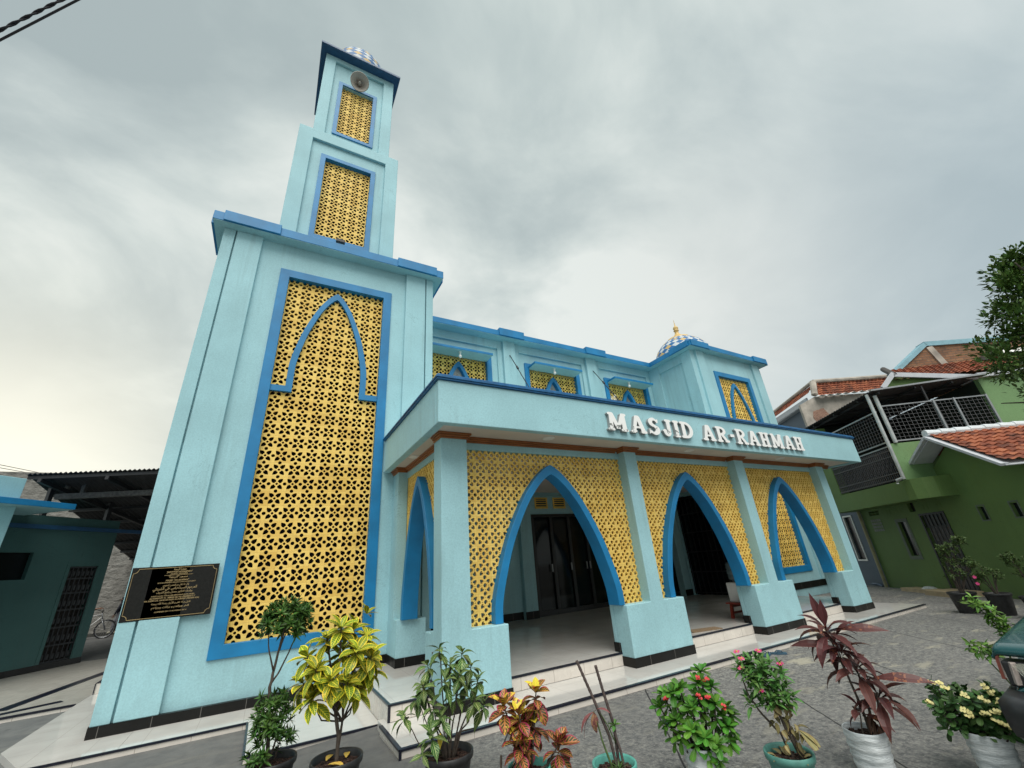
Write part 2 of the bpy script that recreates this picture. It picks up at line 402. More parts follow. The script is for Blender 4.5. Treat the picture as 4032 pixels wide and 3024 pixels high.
# ------------------------------------------------------------------ camera
cam_d = bpy.data.cameras.new('camera'); cam = bpy.data.objects.new('camera', cam_d); COL.objects.link(cam)
yaw, pit, rol = radians(30.31996112), radians(23.51478409), radians(-4.4585265)
fw = V((sin(yaw) * cos(pit), cos(yaw) * cos(pit), sin(pit))); rg = V((cos(yaw), -sin(yaw), 0)); up = rg.cross(fw)
r2 = rg * cos(rol) + up * sin(rol); u2 = up * cos(rol) - rg * sin(rol)
cam.matrix_world = Matrix(((r2.x, u2.x, -fw.x, 0), (r2.y, u2.y, -fw.y, 0), (r2.z, u2.z, -fw.z, 1.6), (0, 0, 0, 1)))
cam_d.sensor_width = 36; cam_d.lens = 36 * 1618.2 / 4032; cam_d.clip_end = 2000; cam_d.clip_start = .05
scene.camera = cam

# ------------------------------------------------------------------ ground, terraces, steps
def gz(x, y):
    t = max(0, min(1, (1.6 - x) / 1.5)) * max(0, min(1, (y - 4.6) / 1.0))
    g = -.07 * t
    if y > 14: g += .17 * min(1, (y - 14) / 8) * max(0, min(1, (-1 - x) / 2))
    return g
mb = MB()
xs = [-120, -60, -30, -16] + [-10 + .5 * i for i in range(0, 60)] + [22, 30, 60, 120]
ys = [-120, -60, -20, -8] + [-4 + .5 * i for i in range(0, 62)] + [30, 40, 70, 140]
nx = len(xs)
mb.add([(x, y, gz(x, y)) for y in ys for x in xs], [(j * nx + i, j * nx + i + 1, (j + 1) * nx + i + 1, (j + 1) * nx + i) for j in range(len(ys) - 1) for i in range(nx - 1)])
struct('ground', mb, GROUND)
mb = MB()      # tile terrace round the tower foot, and the apron in front of it
mb.prism([(-1.2, 7.36), (1.41, 7.36), (1.41, 9), (-1.2, 9)], lambda u, v, d: (u, v, d), -.2, 0)
mb.prism([(.06, 6.05), (1.405, 6.05), (1.405, 7.355), (.06, 7.355)], lambda u, v, d: (u, v, d), -.2, -.001)
mb.prism([(-1.205, 7.36), (-1.98, 7.36), (-2.43, 8.28), (-2.43, 30), (-1.205, 30)], lambda u, v, d: (u, v, d), -.25, -.0015)
struct('terrace', mb, TILE)
mb = MB()
mb.prism([(-2.435, 10.74), (-3.26, 10.63), (-7, 10.1), (-7, 17.2), (-2.435, 17.2)], lambda u, v, d: (u, v, d), -.2, -.002)
struct('alley_terrace', mb, TILEB)
mb = MB(); mb.box(-2.40, -1.68, 11.45, 13.1, -.002, .16); struct('side_step', mb, TILEV)
mb = MB(); mb.box(-2.41, -1.68, 11.44, 13.11, .161, .168).box(-2.415, -2.40, 11.43, 11.445, .0, .16)
struct('side_step_edging', mb, NOSE)
mb = MB()
mb.box(-2, .05, 7.335, 7.357, -.02, .003).box(.035, .058, 6.04, 7.33, -.02, .003).box(.06, 1.39, 6.025, 6.047, -.02, .003)
mb.bar((-2.44, 10.73, -.008), (-7, 10.09, -.008), .03, .03)
mb.bar((-3.5, 11.25, .0), (-2.3, 17, .0), .22, .006).bar((-3.45, 10.9, 0), (-2.75, 11.25, .0), .18, .006)
struct('terrace_edging', mb, NOSE)
mb = MB()
mb.box(-2.0, .055, 7.345, 7.36, -.2, -.022).box(.05, 1.39, 6.035, 6.05, -.2, -.022).bar((-2.44, 10.735, -.07), (-7, 10.095, -.07), .02, .1)
struct('terrace_riser', mb, TILEV)
mb = MB()
mb.box(1.34, 13.3, 4.88, 5.9, -.1, .075)
mb.box(1.43, 12.75, 5.72, 12.2, -.1, .24).box(12.75, 13.35, 5.95, 9.5, -.1, .16)
struct('porch_platform', mb, TILE)
mb = MB()
mb.box(1.335, 13.31, 4.862, 4.878, -.1, .058).box(1.318, 1.334, 4.87, 5.69, -.1, .058)
mb.box(1.415, 12.74, 5.702, 5.718, .08, .222).box(1.408, 1.424, 5.71, 8.1, -.1, .222)
mb.box(12.755, 13.36, 5.932, 5.948, -.05, .142)
struct('step_riser', mb, TILEV)
mb = MB()
mb.box(1.325, 13.315, 4.852, 4.90, .060, .079).box(1.308, 1.345, 4.86, 5.69, .060, .0785)
mb.box(1.405, 12.755, 5.694, 5.74, .224, .244).box(1.40, 1.435, 5.70, 8.1, .224, .2435).box(12.75, 13.365, 5.925, 5.965, .144, .164)
mb.box(1.40, 1.43, 5.698, 5.712, .08, .22).box(1.31, 1.335, 4.85, 4.865, -.1, .06)
struct('step_nosing', mb, NOSE)

# ------------------------------------------------------------------ the mosque
mosque = thing('mosque', 'pale turquoise mosque with stepped minaret, yellow lattice screens and blue pointed arches', 'mosque', (5, 8.2, 0), world=True)
# ---- minaret
mb = MB(); Y0 = 8.16
mb.cut([rect(-1.655, 2.685, 0, 8.21)], [rect(-.43, 1.56, .80, 7.42)], XZ(Y0), 0, .3)
mb.box(-1.655, -1.355, Y0 + .3, 12.5, 0, 8.21).box(2.385, 2.685, Y0 + .3, 12.5, 0, 8.21).box(-1.355, 2.385, 12.2, 12.5, 0, 8.21)
mb.box(-1.79, 2.83, 7.95, 12.7, 8.212, 8.40)                      # cornice slab
def tier(mb, x0, x1, y0, y1, z0, z1, rx0, rx1, rz1, ox0, ox1, oz0, oz1, dep=.08):
    mb.cut([rect(x0, x1, z0, z1)], [rect(rx0, rx1, z0 - .1, rz1)], XZ(y0), 0, dep)
    mb.cut([rect(x0, x1, z0, z1)], [rect(ox0, ox1, oz0, oz1)], XZ(y0), dep + .002, dep + .2)
    mb.box(x0, x0 + .2, y0 + dep + .2, y1, z0, z1).box(x1 - .2, x1, y0 + dep + .2, y1, z0, z1).box(x0 + .2, x1 - .2, y1 - .2, y1, z0, z1)
    mb.box(x0 + .2, x1 - .2, y0 + dep + .2, y1 - .2, z1 - .15, z1)
tier(mb, -.836, 1.858, 9.0, 11.66, 8.402, 13.12, -.47, 1.495, 12.77, -.12, 1.14, 9.48, 12.22)
tier(mb, -.525, 1.615, 9.26, 11.4, 13.122, 17.10, -.22, 1.294, 16.885, .05, 1.03, 13.73, 15.95)
minaret = mb.build('minaret', TEAL, mosque, bevel=.012)
for x0, x1 in ((-1.435, -.98), (2.023, 2.49)):
    MB().box(x0, x1, 8.085, 8.162, .121, 8.189).build('pilaster', TEAL, minaret, bevel=.01)
for x0, x1 in ((-1.655, -1.462), (2.517, 2.685)): MB().box(x0, x1, 8.092, 8.159, .121, 8.189).build('corner_strip', TEAL, minaret, bevel=.008)
mb = MB()
mb.box(-1.845, 2.887, 7.90, 12.76, 8.20, 8.405)
for x0, x1 in ((-1.67, -.68), (1.757, 2.71)): mb.box(x0, x1, 7.865, 8.2, 8.205, 8.448)
mb.box(-1.885, -1.8, 8.06, 9.1, 8.205, 8.448).box(2.86, 2.93, 8.06, 9.1, 8.205, 8.448)
# blue only on the rim: the slab underside is turquoise, 4 mm below
co = mb.build('cornice', BLUE, minaret, bevel=.008)
MB().box(-1.835, 2.877, 7.91, 12.7, 8.19, 8.199).build('cornice_soffit', TEAL, minaret)
mb = MB(); bench_frame(mb, -.574, 1.704, .645, 7.566, .178, XZ(8.128), 0, .2); mb.build('window_frame', BLUE, minaret, bevel=.006)
mb = MB(); bench_frame(mb, -.21, 1.24, 9.38, 12.34, .125, XZ(9.045), 0, .2, wb=.11); mb.build('window_frame', BLUE, minaret, bevel=.006)
mb = MB(); bench_frame(mb, -.045, 1.12, 13.62, 16.08, .115, XZ(9.305), 0, .2); mb.build('window_frame', BLUE, minaret, bevel=.006)
def lattice(parent, x0, x1, z0, z1, s, kind, f, d0, d1, sub=(), keep=None, ox=None, oz=None):
    mb = MB(); mb.cut([rect(x0, x1, z0, z1)], holes(x0, x1, z0, z1, s, kind, ox, oz, keep) + list(sub), f, d0, d1)
    return mb.build('lattice_panel', YELA if kind == 'A' else YELB, parent)
lattice(minaret, -.41, 1.55, .81, 7.41, .245, 'A', XZ(8.235), 0, .028, ox=-.4135, oz=.822)
lattice(minaret, -.10, 1.125, 9.47, 12.24, .245, 'A', XZ(9.17), 0, .010)
lattice(minaret, .06, 1.02, 13.72, 15.96, .245, 'A', XZ(9.43), 0, .008)
def arch_mould(parent, cx, hw, zf, zs, zt, xin, y, w=.115):
    """blue arch moulding with feet that return to the frame"""
    mb = MB(); out = arch(cx, hw, zs, zt); inn = arch(cx, hw - w, zs, zt - w * 1.35)
    o = [(cx + hw, zf)] + out + [(cx - hw, zf)]
    i = [(cx + hw - w, zf - .2)] + inn + [(cx - hw + w, zf - .2)]
    mb.cut([o, rect(cx - xin, cx - hw + .001, zf, zf + w), rect(cx + hw - .001, cx + xin, zf, zf + w)], [i], XZ(y), 0, .075)
    return mb.build('arch_moulding', BLUE, parent, bevel=.006)
arch_mould(minaret, .566, .72, 4.85, 5.25, 7.25, .97, 8.168)
MB().box(-1.665, 2.3, 8.075, 8.159, 0, .12).build('skirting', SKIRT, minaret)
MB().box(-1.675, -1.656, 8.145, 12.5, 0, .12).build('skirting', SKIRTY, minaret)
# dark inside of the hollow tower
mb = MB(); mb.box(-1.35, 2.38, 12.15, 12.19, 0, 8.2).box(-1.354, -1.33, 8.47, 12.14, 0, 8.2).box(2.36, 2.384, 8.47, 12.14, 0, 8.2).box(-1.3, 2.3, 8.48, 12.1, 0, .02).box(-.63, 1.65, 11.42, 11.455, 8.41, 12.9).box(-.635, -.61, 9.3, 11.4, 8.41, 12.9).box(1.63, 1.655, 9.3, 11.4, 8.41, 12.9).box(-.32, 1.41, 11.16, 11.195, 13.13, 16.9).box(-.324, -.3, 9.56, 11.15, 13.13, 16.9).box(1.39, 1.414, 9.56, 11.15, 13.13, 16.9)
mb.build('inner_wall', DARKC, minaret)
mb = MB(); mb.box(-.69, 1.765, 9.0, 11.56, 17.085, 17.10).box(-.70, 1.775, 8.99, 11.57, 17.102, 17.19)
mb.build('roof_slab', BLUED, minaret, bevel=.01)
def domemat(center, nseg, nring, top):
    m, nt, b = new_mat('checkered_dome_tile')
    sep = N(nt, 'ShaderNodeSeparateXYZ'); nt.links.new(mapped(nt, (1, 1, 1), loc=(-center[0], -center[1], -center[2])), sep.inputs[0])
    a = math_(nt, 'MULTIPLY', math_(nt, 'ADD', math_(nt, 'DIVIDE', math_(nt, 'ARCTAN2', sep.outputs['Y'], sep.outputs['X']), 2 * pi), .5), nseg)
    r = math_(nt, 'SQRT', math_(nt, 'ADD', math_(nt, 'POWER', sep.outputs['X'], 2), math_(nt, 'POWER', sep.outputs['Y'], 2)))
    e = math_(nt, 'MULTIPLY', math_(nt, 'ARCTAN2', sep.outputs['Z'], r), nring / (pi / 2))
    p, q = math_(nt, 'FLOOR', math_(nt, 'ADD', a, e)), math_(nt, 'FLOOR', math_(nt, 'SUBTRACT', a, e))
    par = math_(nt, 'MODULO', math_(nt, 'ADD', p, q), 2)
    blue = math_(nt, 'GREATER_THAN', math_(nt, 'ABSOLUTE', par), .5)
    col2 = math_(nt, 'GREATER_THAN', math_(nt, 'FRACT', math_(nt, 'DIVIDE', p, 3)), .5)
    c = mix(nt, col2, (.55, .58, .58), (.56, .40, .17)); c = mix(nt, blue, c, (.035, .14, .32))
    nt.links.new(c, b.inputs['Base Color']); b.inputs['Roughness'].default_value = .5; b.inputs['Specular IOR Level'].default_value = .25
    return m
GOLD = simple('ochre_paint', (.62, .42, .15), .45, var=.12)
def dome(parent, c, R, H, z0, fin):
    cx, cy = c; mb = MB()
    prof = [(R * w, z0 + H * h) for w, h in cr([(.86, 0), (.97, .14), (1, .3), (.95, .5), (.8, .7), (.56, .86), (.3, .965)], 5)]
    mb.lathe(prof, (cx, cy, 0), 48); d = mb.build('dome', domemat((cx, cy, z0 + H * .28), 20, 8, 1), parent, smooth=True)
    mb = MB(); zt = z0 + H * .93; s = fin
    mb.lathe([(R * .44, zt - H * .03), (R * .42, zt + H * .02), (R * .30, zt + .09 * s), (R * .16, zt + .2 * s), (.10 * s, zt + .34 * s), (.075 * s, zt + .46 * s), (.12 * s, zt + .5 * s), (.12 * s, zt + .52 * s), (.07 * s, zt + .55 * s), (.12 * s, zt + .62 * s), (.10 * s, zt + .70 * s), (.035 * s, zt + .74 * s), (.02 * s, zt + .85 * s), (.001, zt + 1.15 * s)], (cx, cy, 0), 20)
    mb.build('finial', GOLD, parent, smooth=True)
    MB().lathe([(R * .9, z0 - .5), (R * .9, z0 + .02), (R * .8, z0 + .03)], (cx, cy, 0), 40).build('dome_drum', TEAL, parent)
dome(minaret, (.54, 10.33), 1.02, 2.0, 17.25, .9)
# ---- side tower (right)
mb = MB(); Y1 = 8.2; sx0, sx1 = 12.29, 16.44
mb.cut([rect(sx0, sx1, 0, 8.2)], [rect(13.46, 15.32, .87, 7.35)], XZ(Y1), 0, .3)
mb.box(sx0 + .02, sx0 + .3, Y1 + .3, 12.2, 3.3, 8.2).box(sx0 + .02, sx0 + .3, Y1 + .3, 8.75, 0, 3.299).box(sx0 + .02, sx0 + .3, 10.35, 12.2, 0, 3.299).box(sx1 - .3, sx1, Y1 + .3, 12.2, 0, 8.2).box(sx0 + .3, sx1 - .3, 11.9, 12.2, 0, 8.2)
mb.box(12.1, 16.6, 8.0, 12.3, 8.212, 8.38)
side = mb.build('side_tower', TEAL, mosque, bevel=.012)
for x0, x1 in ((12.5, 12.93), (15.83, 16.24)): MB().box(x0, x1, 8.13, 8.202, .42, 8.189).build('pilaster', TEAL, side, bevel=.01)
for a in ((8.2, 8.62, 3.9, 8.189), (9.7, 10.2, 3.9, 8.189)): MB().box(12.25, 12.312, *a).build('pilaster', TEAL, side, bevel=.008)
MB().box(12.268, 12.312, 8.622, 9.698, 7.86, 8.189).build('panel_border', TEAL, side)
MB().box(12.42, 12.46, 8.76, 10.34, .25, 3.29).build('door', GLASS, side)
mb = MB()
for k in range(9): mb.box(12.33, 12.36, 8.78 + k * .19, 8.80 + k * .19, .26, 3.28)
for z in (.3, .9, 1.5, 2.1, 2.7, 3.2): mb.box(12.335, 12.355, 8.76, 10.34, z, z + .03)
mb.build('door_grille', DARKM, side)
mb = MB(); mb.box(12.02, 16.69, 7.94, 12.4, 8.20, 8.385)
for x0, x1 in ((12.07, 13.03), (15.72, 16.6)): mb.box(x0, x1, 7.90, 8.2, 8.205, 8.43)
mb.box(11.98, 12.3, 8.02, 8.85, 8.205, 8.43)
mb.build('cornice', BLUE, side, bevel=.008)
MB().box(12.03, 16.68, 7.95, 12.3, 8.19, 8.199).build('cornice_soffit', TEAL, side)
mb = MB(); bench_frame(mb, 13.32, 15.46, .70, 7.50, .175, XZ(8.165), 0, .2); mb.build('window_frame', BLUE, side, bevel=.006)
lattice(side, 13.47, 15.31, .88, 7.34, .245, 'A', XZ(8.275), 0, .014)
arch_mould(side, 14.39, .70, 4.7, 5.1, 7.17, .93, 8.205, .11)
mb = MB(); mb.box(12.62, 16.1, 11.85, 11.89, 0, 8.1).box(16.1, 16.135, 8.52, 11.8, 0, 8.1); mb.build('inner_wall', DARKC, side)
MB().box(12.27, 16.45, 8.18, 8.199, .24, .42).build('skirting', SKIRT, side)
dome(side, (14.35, 9.95), 1.15, 1.62, 8.42, .95)
# ---- main hall
mb = MB()
YH = 10.25
winb = ((4.2, 3.1, 5.29), (7.6, 6.5, 8.73), (10.97, 9.87, 12.06))
mb.cut([rect(2.69, 12.27, 3.4, 8.19)], [rect(a + .14, b - .14, 4.3, 7.42) for _, a, b in winb], XZ(YH), 0, .25)
doors = [rect(6.55, 12.24, .24, 2.84)]
vents = [(x, x + .44) for x in (6.68, 7.33, 7.98, 8.63, 9.28, 9.93, 10.58)]
mb.cut([rect(2.69, 12.27, .24, 3.39)], doors + [], XZ(10.66), 0, .25)
mb.box(2.69, 12.27, 10.42, 10.7, 3.392, 3.9)
hall = mb.build('main_hall', TEAL, mosque)
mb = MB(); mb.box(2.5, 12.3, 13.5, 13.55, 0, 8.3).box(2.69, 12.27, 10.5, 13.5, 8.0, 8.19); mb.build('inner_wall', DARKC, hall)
for x0, x1 in ((5.68, 6.11), (9.04, 9.49)):
    MB().box(x0, x1, 10.09, 10.252, 3.9, 8.195).build('pilaster', TEAL, hall, bevel=.01)
for x0, x1 in ((6.05, 6.42), (11.98, 12.29), (2.69, 3.2), (4.4, 4.75)):
    MB().box(x0, x1, 10.5 - (.1 if x0 > 11 else 0), 10.662, .24, 3.36).build('pilaster', TEAL, hall, bevel=.01)
mb = MB()
for x0, x1 in ((2.69, 5.51), (6.295, 8.875), (9.67, 12.2)): mb.box(x0, x1, 10.185, 10.252, 7.91, 8.19)
for x0, x1 in ((5.51, 5.678), (6.112, 6.293), (8.877, 9.038), (9.492, 9.668), (12.06, 12.25)): mb.box(x0, x1, 10.186, 10.252, 3.95, 8.19)
mb.build('panel_border', TEAL, hall, bevel=.006)
mb = MB(); mb.box(2.69, 12.02, 9.85, 12, 8.20, 8.385)
for x0, x1 in ((5.43, 6.33), (8.88, 9.78)): mb.box(x0, x1, 9.80, 10.1, 8.205, 8.46)
mb.build('cornice', BLUE, hall, bevel=.008)
MB().box(2.69, 12.02, 9.86, 10.3, 8.19, 8.199).build('cornice_soffit', TEAL, hall)
GREYG = simple('grey_glass_reflection', (.34, .35, .33), .12, var=.25, vscale=9)  # grey pane, its marbled reflection put into the colour
for c, a, b in winb:
    mb = MB(); bench_frame(mb, a, b, 4.2, 7.58, .16, XZ(10.2), 0, .14); mb.build('window_frame', BLUE, hall, bevel=.006)
    inn = arch(c, .62, 5.2, 7.2); hole = [(c + .62, 4.3)] + inn + [(c - .62, 4.3)]
    lattice(hall, a + .15, b - .15, 4.3, 7.42, .245, 'A', XZ(10.32), 0, .014, [hole])
    mb = MB(); o = [(c + .66, 4.32)] + arch(c, .66, 5.2, 7.24) + [(c - .66, 4.32)]
    i = [(c + .5, 4.2)] + arch(c, .5, 5.2, 7.07) + [(c - .5, 4.2)]
    mb.cut([o], [i], XZ(10.22), 0, .14); mb.build('arch_frame', BLUE, hall, bevel=.006)
    mb = MB(); i1 = [(c + .5, 4.32)] + arch(c, .5, 5.2, 7.07) + [(c - .5, 4.32)]
    mb.cut([i1], [], XZ(10.36), 0, .02)
    for q in (.36, .22):
        o2 = [(c + q, 4.35)] + arch(c, q, 5.2, 6.55 + q * .9) + [(c - q, 4.35)]
        n2 = [(c + q - .05, 4.3)] + arch(c, q - .05, 5.2, 6.45 + q * .9) + [(c - q + .05, 4.3)]
        mb.cut([o2], [n2], XZ(10.335), 0, .02, 1)
    mb.build('window_pane', [GREYG, simple('pane_lead', (.2, .21, .2), .3)], hall)
    mb = MB(); mb.box(c - .955, c + .935, 9.805, 10.26, 7.392, 7.399); aw = mb.build('awning', TEAL, hall)
    MB().box(c - .965, c + .945, 9.795, 10.255, 7.40, 7.475).build('awning_top', BLUE, hall, bevel=.006)
# glazed doors behind the porch
mb = MB()
for i in range(9):
    x = 6.55 + i * .632; mb.box(x, x + .612, 10.70, 10.74, .27, 2.82)
dg = mb.build('door', GLASS, hall)
mb = MB(); mb.box(6.5, 12.25, 10.62, 10.76, 2.78, 2.86)
for i in range(10): x = 6.55 + i * .632; mb.box(x - .05, x + .05, 10.64, 10.76, .245, 2.78)
for i in range(9): x = 6.55 + i * .632; mb.box(x + .05, x + .58, 10.65, 10.76, .245, .36)
mb.build('door_frame', simple('black_aluminium', (.01, .01, .011), .35), hall)
for x in (7.07, 7.74, 8.30, 8.42): MB().box(x - .015, x + .015, 10.61, 10.64, 1.3, 1.5).build('door_handle', GREYM, hall)
for x0, x1 in vents:
    mb = MB(); bench_frame(mb, x0, x1, 3.02, 3.34, .035, XZ(10.625), 0, .034)
    for k in range(4): mb.bar((x0 + .03, 10.64, 3.07 + k * .065), (x1 - .03, 10.64, 3.07 + k * .065), .03, .025)
    mb.box(x0 + .02, x1 - .02, 10.652, 10.659, 3.03, 3.33, 1)
    mb.build('vent_louvre', [YEL, DARKM], hall)
for a in ((2.7, 6.04, 10.645, 10.659), (11.97, 12.285, 10.38, 10.399), (6.03, 6.43, 10.482, 10.499), (6.432, 6.53, 10.645, 10.659)): MB().box(*a, .245, .42).build('skirting', SKIRT, hall)
# ---- porch
mb = MB()
mb.box(1.72, 13.26, 4.93, 5.05, 3.37, 3.985).box(1.72, 1.84, 5.05, 8.11, 3.37, 3.985).box(13.14, 13.26, 5.05, 8.19, 3.37, 3.985)
mb.box(1.84, 13.14, 5.05, 10.42, 3.78, 3.86)
mb.box(2.12, 12.3, 5.60, 5.78, 3.215, 3.41).box(2.10, 2.28, 5.78, 8.15, 3.215, 3.41).box(12.12, 12.3, 5.78, 8.19, 3.215, 3.41)   # ring beam
porch = mb.build('porch', TEAL, mosque, bevel=.01)
MB().box(1.842, 13.138, 5.052, 8.15, 3.405, 3.43).box(2.7, 12.27, 8.15, 10.41, 3.42, 3.44).build('soffit', SOFF, porch)
mb = MB()
for k, (o, z0, z1) in enumerate(((.03, 3.987, 4.01), (.045, 4.011, 4.035), (.03, 4.036, 4.06), (.015, 4.061, 4.075))):
    mb.box(1.72 - o, 13.26 + o, 4.93 - o, 5.06, z0, z1).box(1.72 - o, 1.85, 5.061, 8.10, z0, z1).box(13.13, 13.26 + o, 5.061, 8.18, z0, z1)
mb.build('fascia_trim', simple('dark_blue_paint', (.008, .105, .26), .45, var=.3, vscale=9), porch, bevel=.005)
cols = ((1.94, 2.33, 1.94, 2.853), (5.42, 5.71, 4.90, 6.185), (8.62, 8.94, 8.16, 9.437), (11.96, 12.30, 11.45, 12.30))
for k, (a, b, c, d) in enumerate(cols):
    mb = MB(); mb.cut([rect(a, b, .5, 3.40), rect(c, d, .076, .888)], [], XZ(5.44), 0, .32)
    mb.box(c + .001, d - .001, 5.76, 5.845, .077, .8875)
    if k == 0: mb.box(1.941, 2.34, 5.845, 6.08, .077, .862)
    mb.build('column', TEAL, porch, bevel=.012)
    mb = MB(); mb.box(c - .008, d + .008, 5.432, 5.4405, .0765, .20)
    mb.build('skirting', SKIRT, porch)
    MB().box(c - .009, c - .0005, 5.436, 5.70, .077, .20).build('skirting', SKIRTY, porch); MB().box(c - .009, c - .0005, 5.70, 5.85, .245, .37).build('skirting', SKIRTY, porch)
mb = MB(); mb.cut([rect(7.78, 8.158, .5, 3.40), rect(7.56, 8.157, .242, .888)], [], YZ(1.94), 0, .17).box(2.11, 2.42, 7.561, 8.156, .243, .887); mb.build('column', TEAL, porch, bevel=.012)
mb = MB(); mb.box(1.936, 2.43, 7.55, 7.559, .243, .37); mb.build('skirting', SKIRT, porch)
mb = MB(); mb.box(1.931, 1.939, 7.555, 8.15, .243, .37); mb.build('skirting', SKIRTY, porch)
mb = MB(); mb.box(1.45, 1.93, 8.135, 8.14, .243, .37); mb.build('skirting', SKIRT, porch)
# brown cornice mouldings
mb = MB()
def trim(x0, y0, x1, y1):
    for o, z0, z1 in ((.018, 3.318, 3.345), (.038, 3.346, 3.372), (.06, 3.373, 3.403)):
        mb.box(x0 - o, x1 + o, y0 - o, y1, z0, z1)
trim(1.94, 5.44, 2.33, 5.74)
for a, b in ((5.42, 5.71), (8.62, 8.94), (11.96, 12.30)): trim(a, 5.44, b, 5.74)
for a, b in ((2.395, 5.355), (5.775, 8.555), (9.005, 11.895)):
    for o, z0, z1 in ((.018, 3.319, 3.345), (.038, 3.346, 3.3725), (.06, 3.3735, 3.403)): mb.box(a, b, 5.60 - o, 5.62, z0, z1)
for o, z0, z1 in ((.018, 3.319, 3.345), (.038, 3.346, 3.3725), (.06, 3.3735, 3.403)): mb.box(2.10 - o, 2.11, 5.765, 7.715, z0, z1)
for o, z0, z1 in ((.018, 3.319, 3.345), (.038, 3.346, 3.3725), (.06, 3.3735, 3.403)): mb.box(1.94 - o, 2.11 , 7.78 - o, 8.15, z0, z1).box(12.365, 12.9, 5.60 - o, 5.62, z0, z1).box(2.8, 12.2, 10.58 - o, 10.6, z0 + .25, z1 + .25)
mb.build('cornice_moulding', BROWN, porch, bevel=.006)
bays = ((2.33, 5.42, 3.815, 1.12), (5.71, 8.62, 7.06, 1.10), (8.94, 11.96, 10.30, 1.09))
for a, b, c, hw in bays:
    cut_ = [(c + hw - .06, .8)] + arch(c, hw - .06, .89, 2.95) + [(c - hw + .06, .8)]
    def keep(x, z, c=c, hw=hw):
        return not (z < 2.9 and abs(x - c) < (hw - .13) * sqrt(max(0, 1 - max(0, (z - .89) / 2.05) ** 1.6)))
    lattice(porch, a - .01, b + .01, .885, 3.22, .2, 'B', XZ(5.625), 0, .034, [cut_], keep, ox=a - .005, oz=.853)
    mb = MB(); o = arch(c, hw, .89, 3.023); i = [(c + hw - .115, .8)] + arch(c, hw - .115, .885, 2.868) + [(c - hw + .115, .8)]
    mb.cut([o], [i], XZ(5.50), 0, .255); mb.build('arch_frame', BLUE, porch, bevel=.008)
c, hw = 6.78, .80
cut_ = [(c + hw - .06, .8)] + arch(c, hw - .06, .89, 2.97) + [(c - hw + .06, .8)]
lattice(porch, 5.75, 7.79, .885, 3.22, .2, 'B', YZ(2.12), 0, .034, [cut_], None, ox=5.76, oz=.853)
mb = MB(); mb.cut([arch(c, hw, .89, 3.045)], [[(c + hw - .115, .8)] + arch(c, hw - .115, .885, 2.89) + [(c - hw + .115, .8)]], YZ(2.0), 0, .255)
mb.build('arch_frame', BLUE, porch, bevel=.008)
for x, y in ((3.7, 5.3), (7.05, 5.3), (10.2, 5.3), (1.97, 6.9)):
    MB().lathe([(.001, -.004), (.07, -.004), (.09, -.012), (.10, -.004), (.10, .0)], (x, y, 3.404), 24).build('downlight', WHITE, porch, smooth=True)
# ------------------------------------------------------------------ name sign
GLY = {}
def pill(x0, y0, x1, y1, w, n=6):
    a = math.atan2(y1 - y0, x1 - x0); r = w / 2
    return [(x0 + r * cos(a + pi / 2 + pi * k / n), y0 + r * sin(a + pi / 2 + pi * k / n)) for k in range(n + 1)] + [(x1 + r * cos(a - pi / 2 + pi * k / n), y1 + r * sin(a - pi / 2 + pi * k / n)) for k in range(n + 1)]
def ser(x, y, w=.34, h=.15): return pill(x - w / 2 + h / 2, y, x + w / 2 - h / 2, y, h)
def stem(x, w=.2, y0=.05, y1=.95): return [(x - w / 2, y0), (x + w / 2, y0), (x + w / 2, y1), (x - w / 2, y1)]
def dia(x0, y0, x1, y1, w): return [(x0 - w / 2, y0), (x0 + w / 2, y0), (x1 + w / 2, y1), (x1 - w / 2, y1)]
def ring(cx, cy, rx, ry, a0, a1, w0, n=18):
    o = [(cx + rx * cos(a0 + (a1 - a0) * k / n), cy + ry * sin(a0 + (a1 - a0) * k / n)) for k in range(n + 1)]
    i = [(cx + (rx - w0) * cos(a0 + (a1 - a0) * k / n), cy + (ry - w0 * .75) * sin(a0 + (a1 - a0) * k / n)) for k in range(n + 1)]
    return o + i[::-1]
GLY['I'] = (.36, [stem(.18), ser(.18, .075), ser(.18, .925)])
GLY['H'] = (.78, [stem(.2), stem(.58), rect(.2, .58, .43, .57), ser(.2, .075, .36), ser(.2, .925, .36), ser(.58, .075, .36), ser(.58, .925, .36)])
GLY['A'] = (.80, [dia(.14, .05, .36, .95, .17), dia(.66, .05, .42, .95, .22), rect(.22, .58, .27, .38), ser(.15, .075, .32), ser(.65, .075, .34), pill(.34, .93, .44, .93, .14)])
GLY['M'] = (1.0, [dia(.17, .05, .2, .95, .17), dia(.82, .05, .79, .95, .21), dia(.5, .12, .22, .95, .2), dia(.5, .12, .78, .95, .17), ser(.17, .075, .34), ser(.82, .075, .36), ser(.18, .925, .28), ser(.82, .925, .28)])
GLY['D'] = (.78, [stem(.2), ring(.3, .5, .46, .5, -pi / 2, pi / 2, .2), rect(.12, .32, 0, .15), rect(.12, .32, .85, 1), ser(.17, .075, .32), ser(.17, .925, .32)])
GLY['R'] = (.82, [stem(.2), ring(.34, .72, .36, .28, -pi / 2, pi / 2, .18), rect(.2, .36, .86, 1), rect(.2, .36, .44, .575), dia(.66, .06, .38, .5, .2), ser(.2, .075, .36), ser(.18, .925, .32), pill(.6, .075, .76, .075, .15)])
GLY['J'] = (.58, [stem(.38, .2, .28, .95), ring(.27, .28, .215, .28, pi * 1.02, 2 * pi, .19), circle(.13, .3, .105, n=14), ser(.38, .925, .36)])
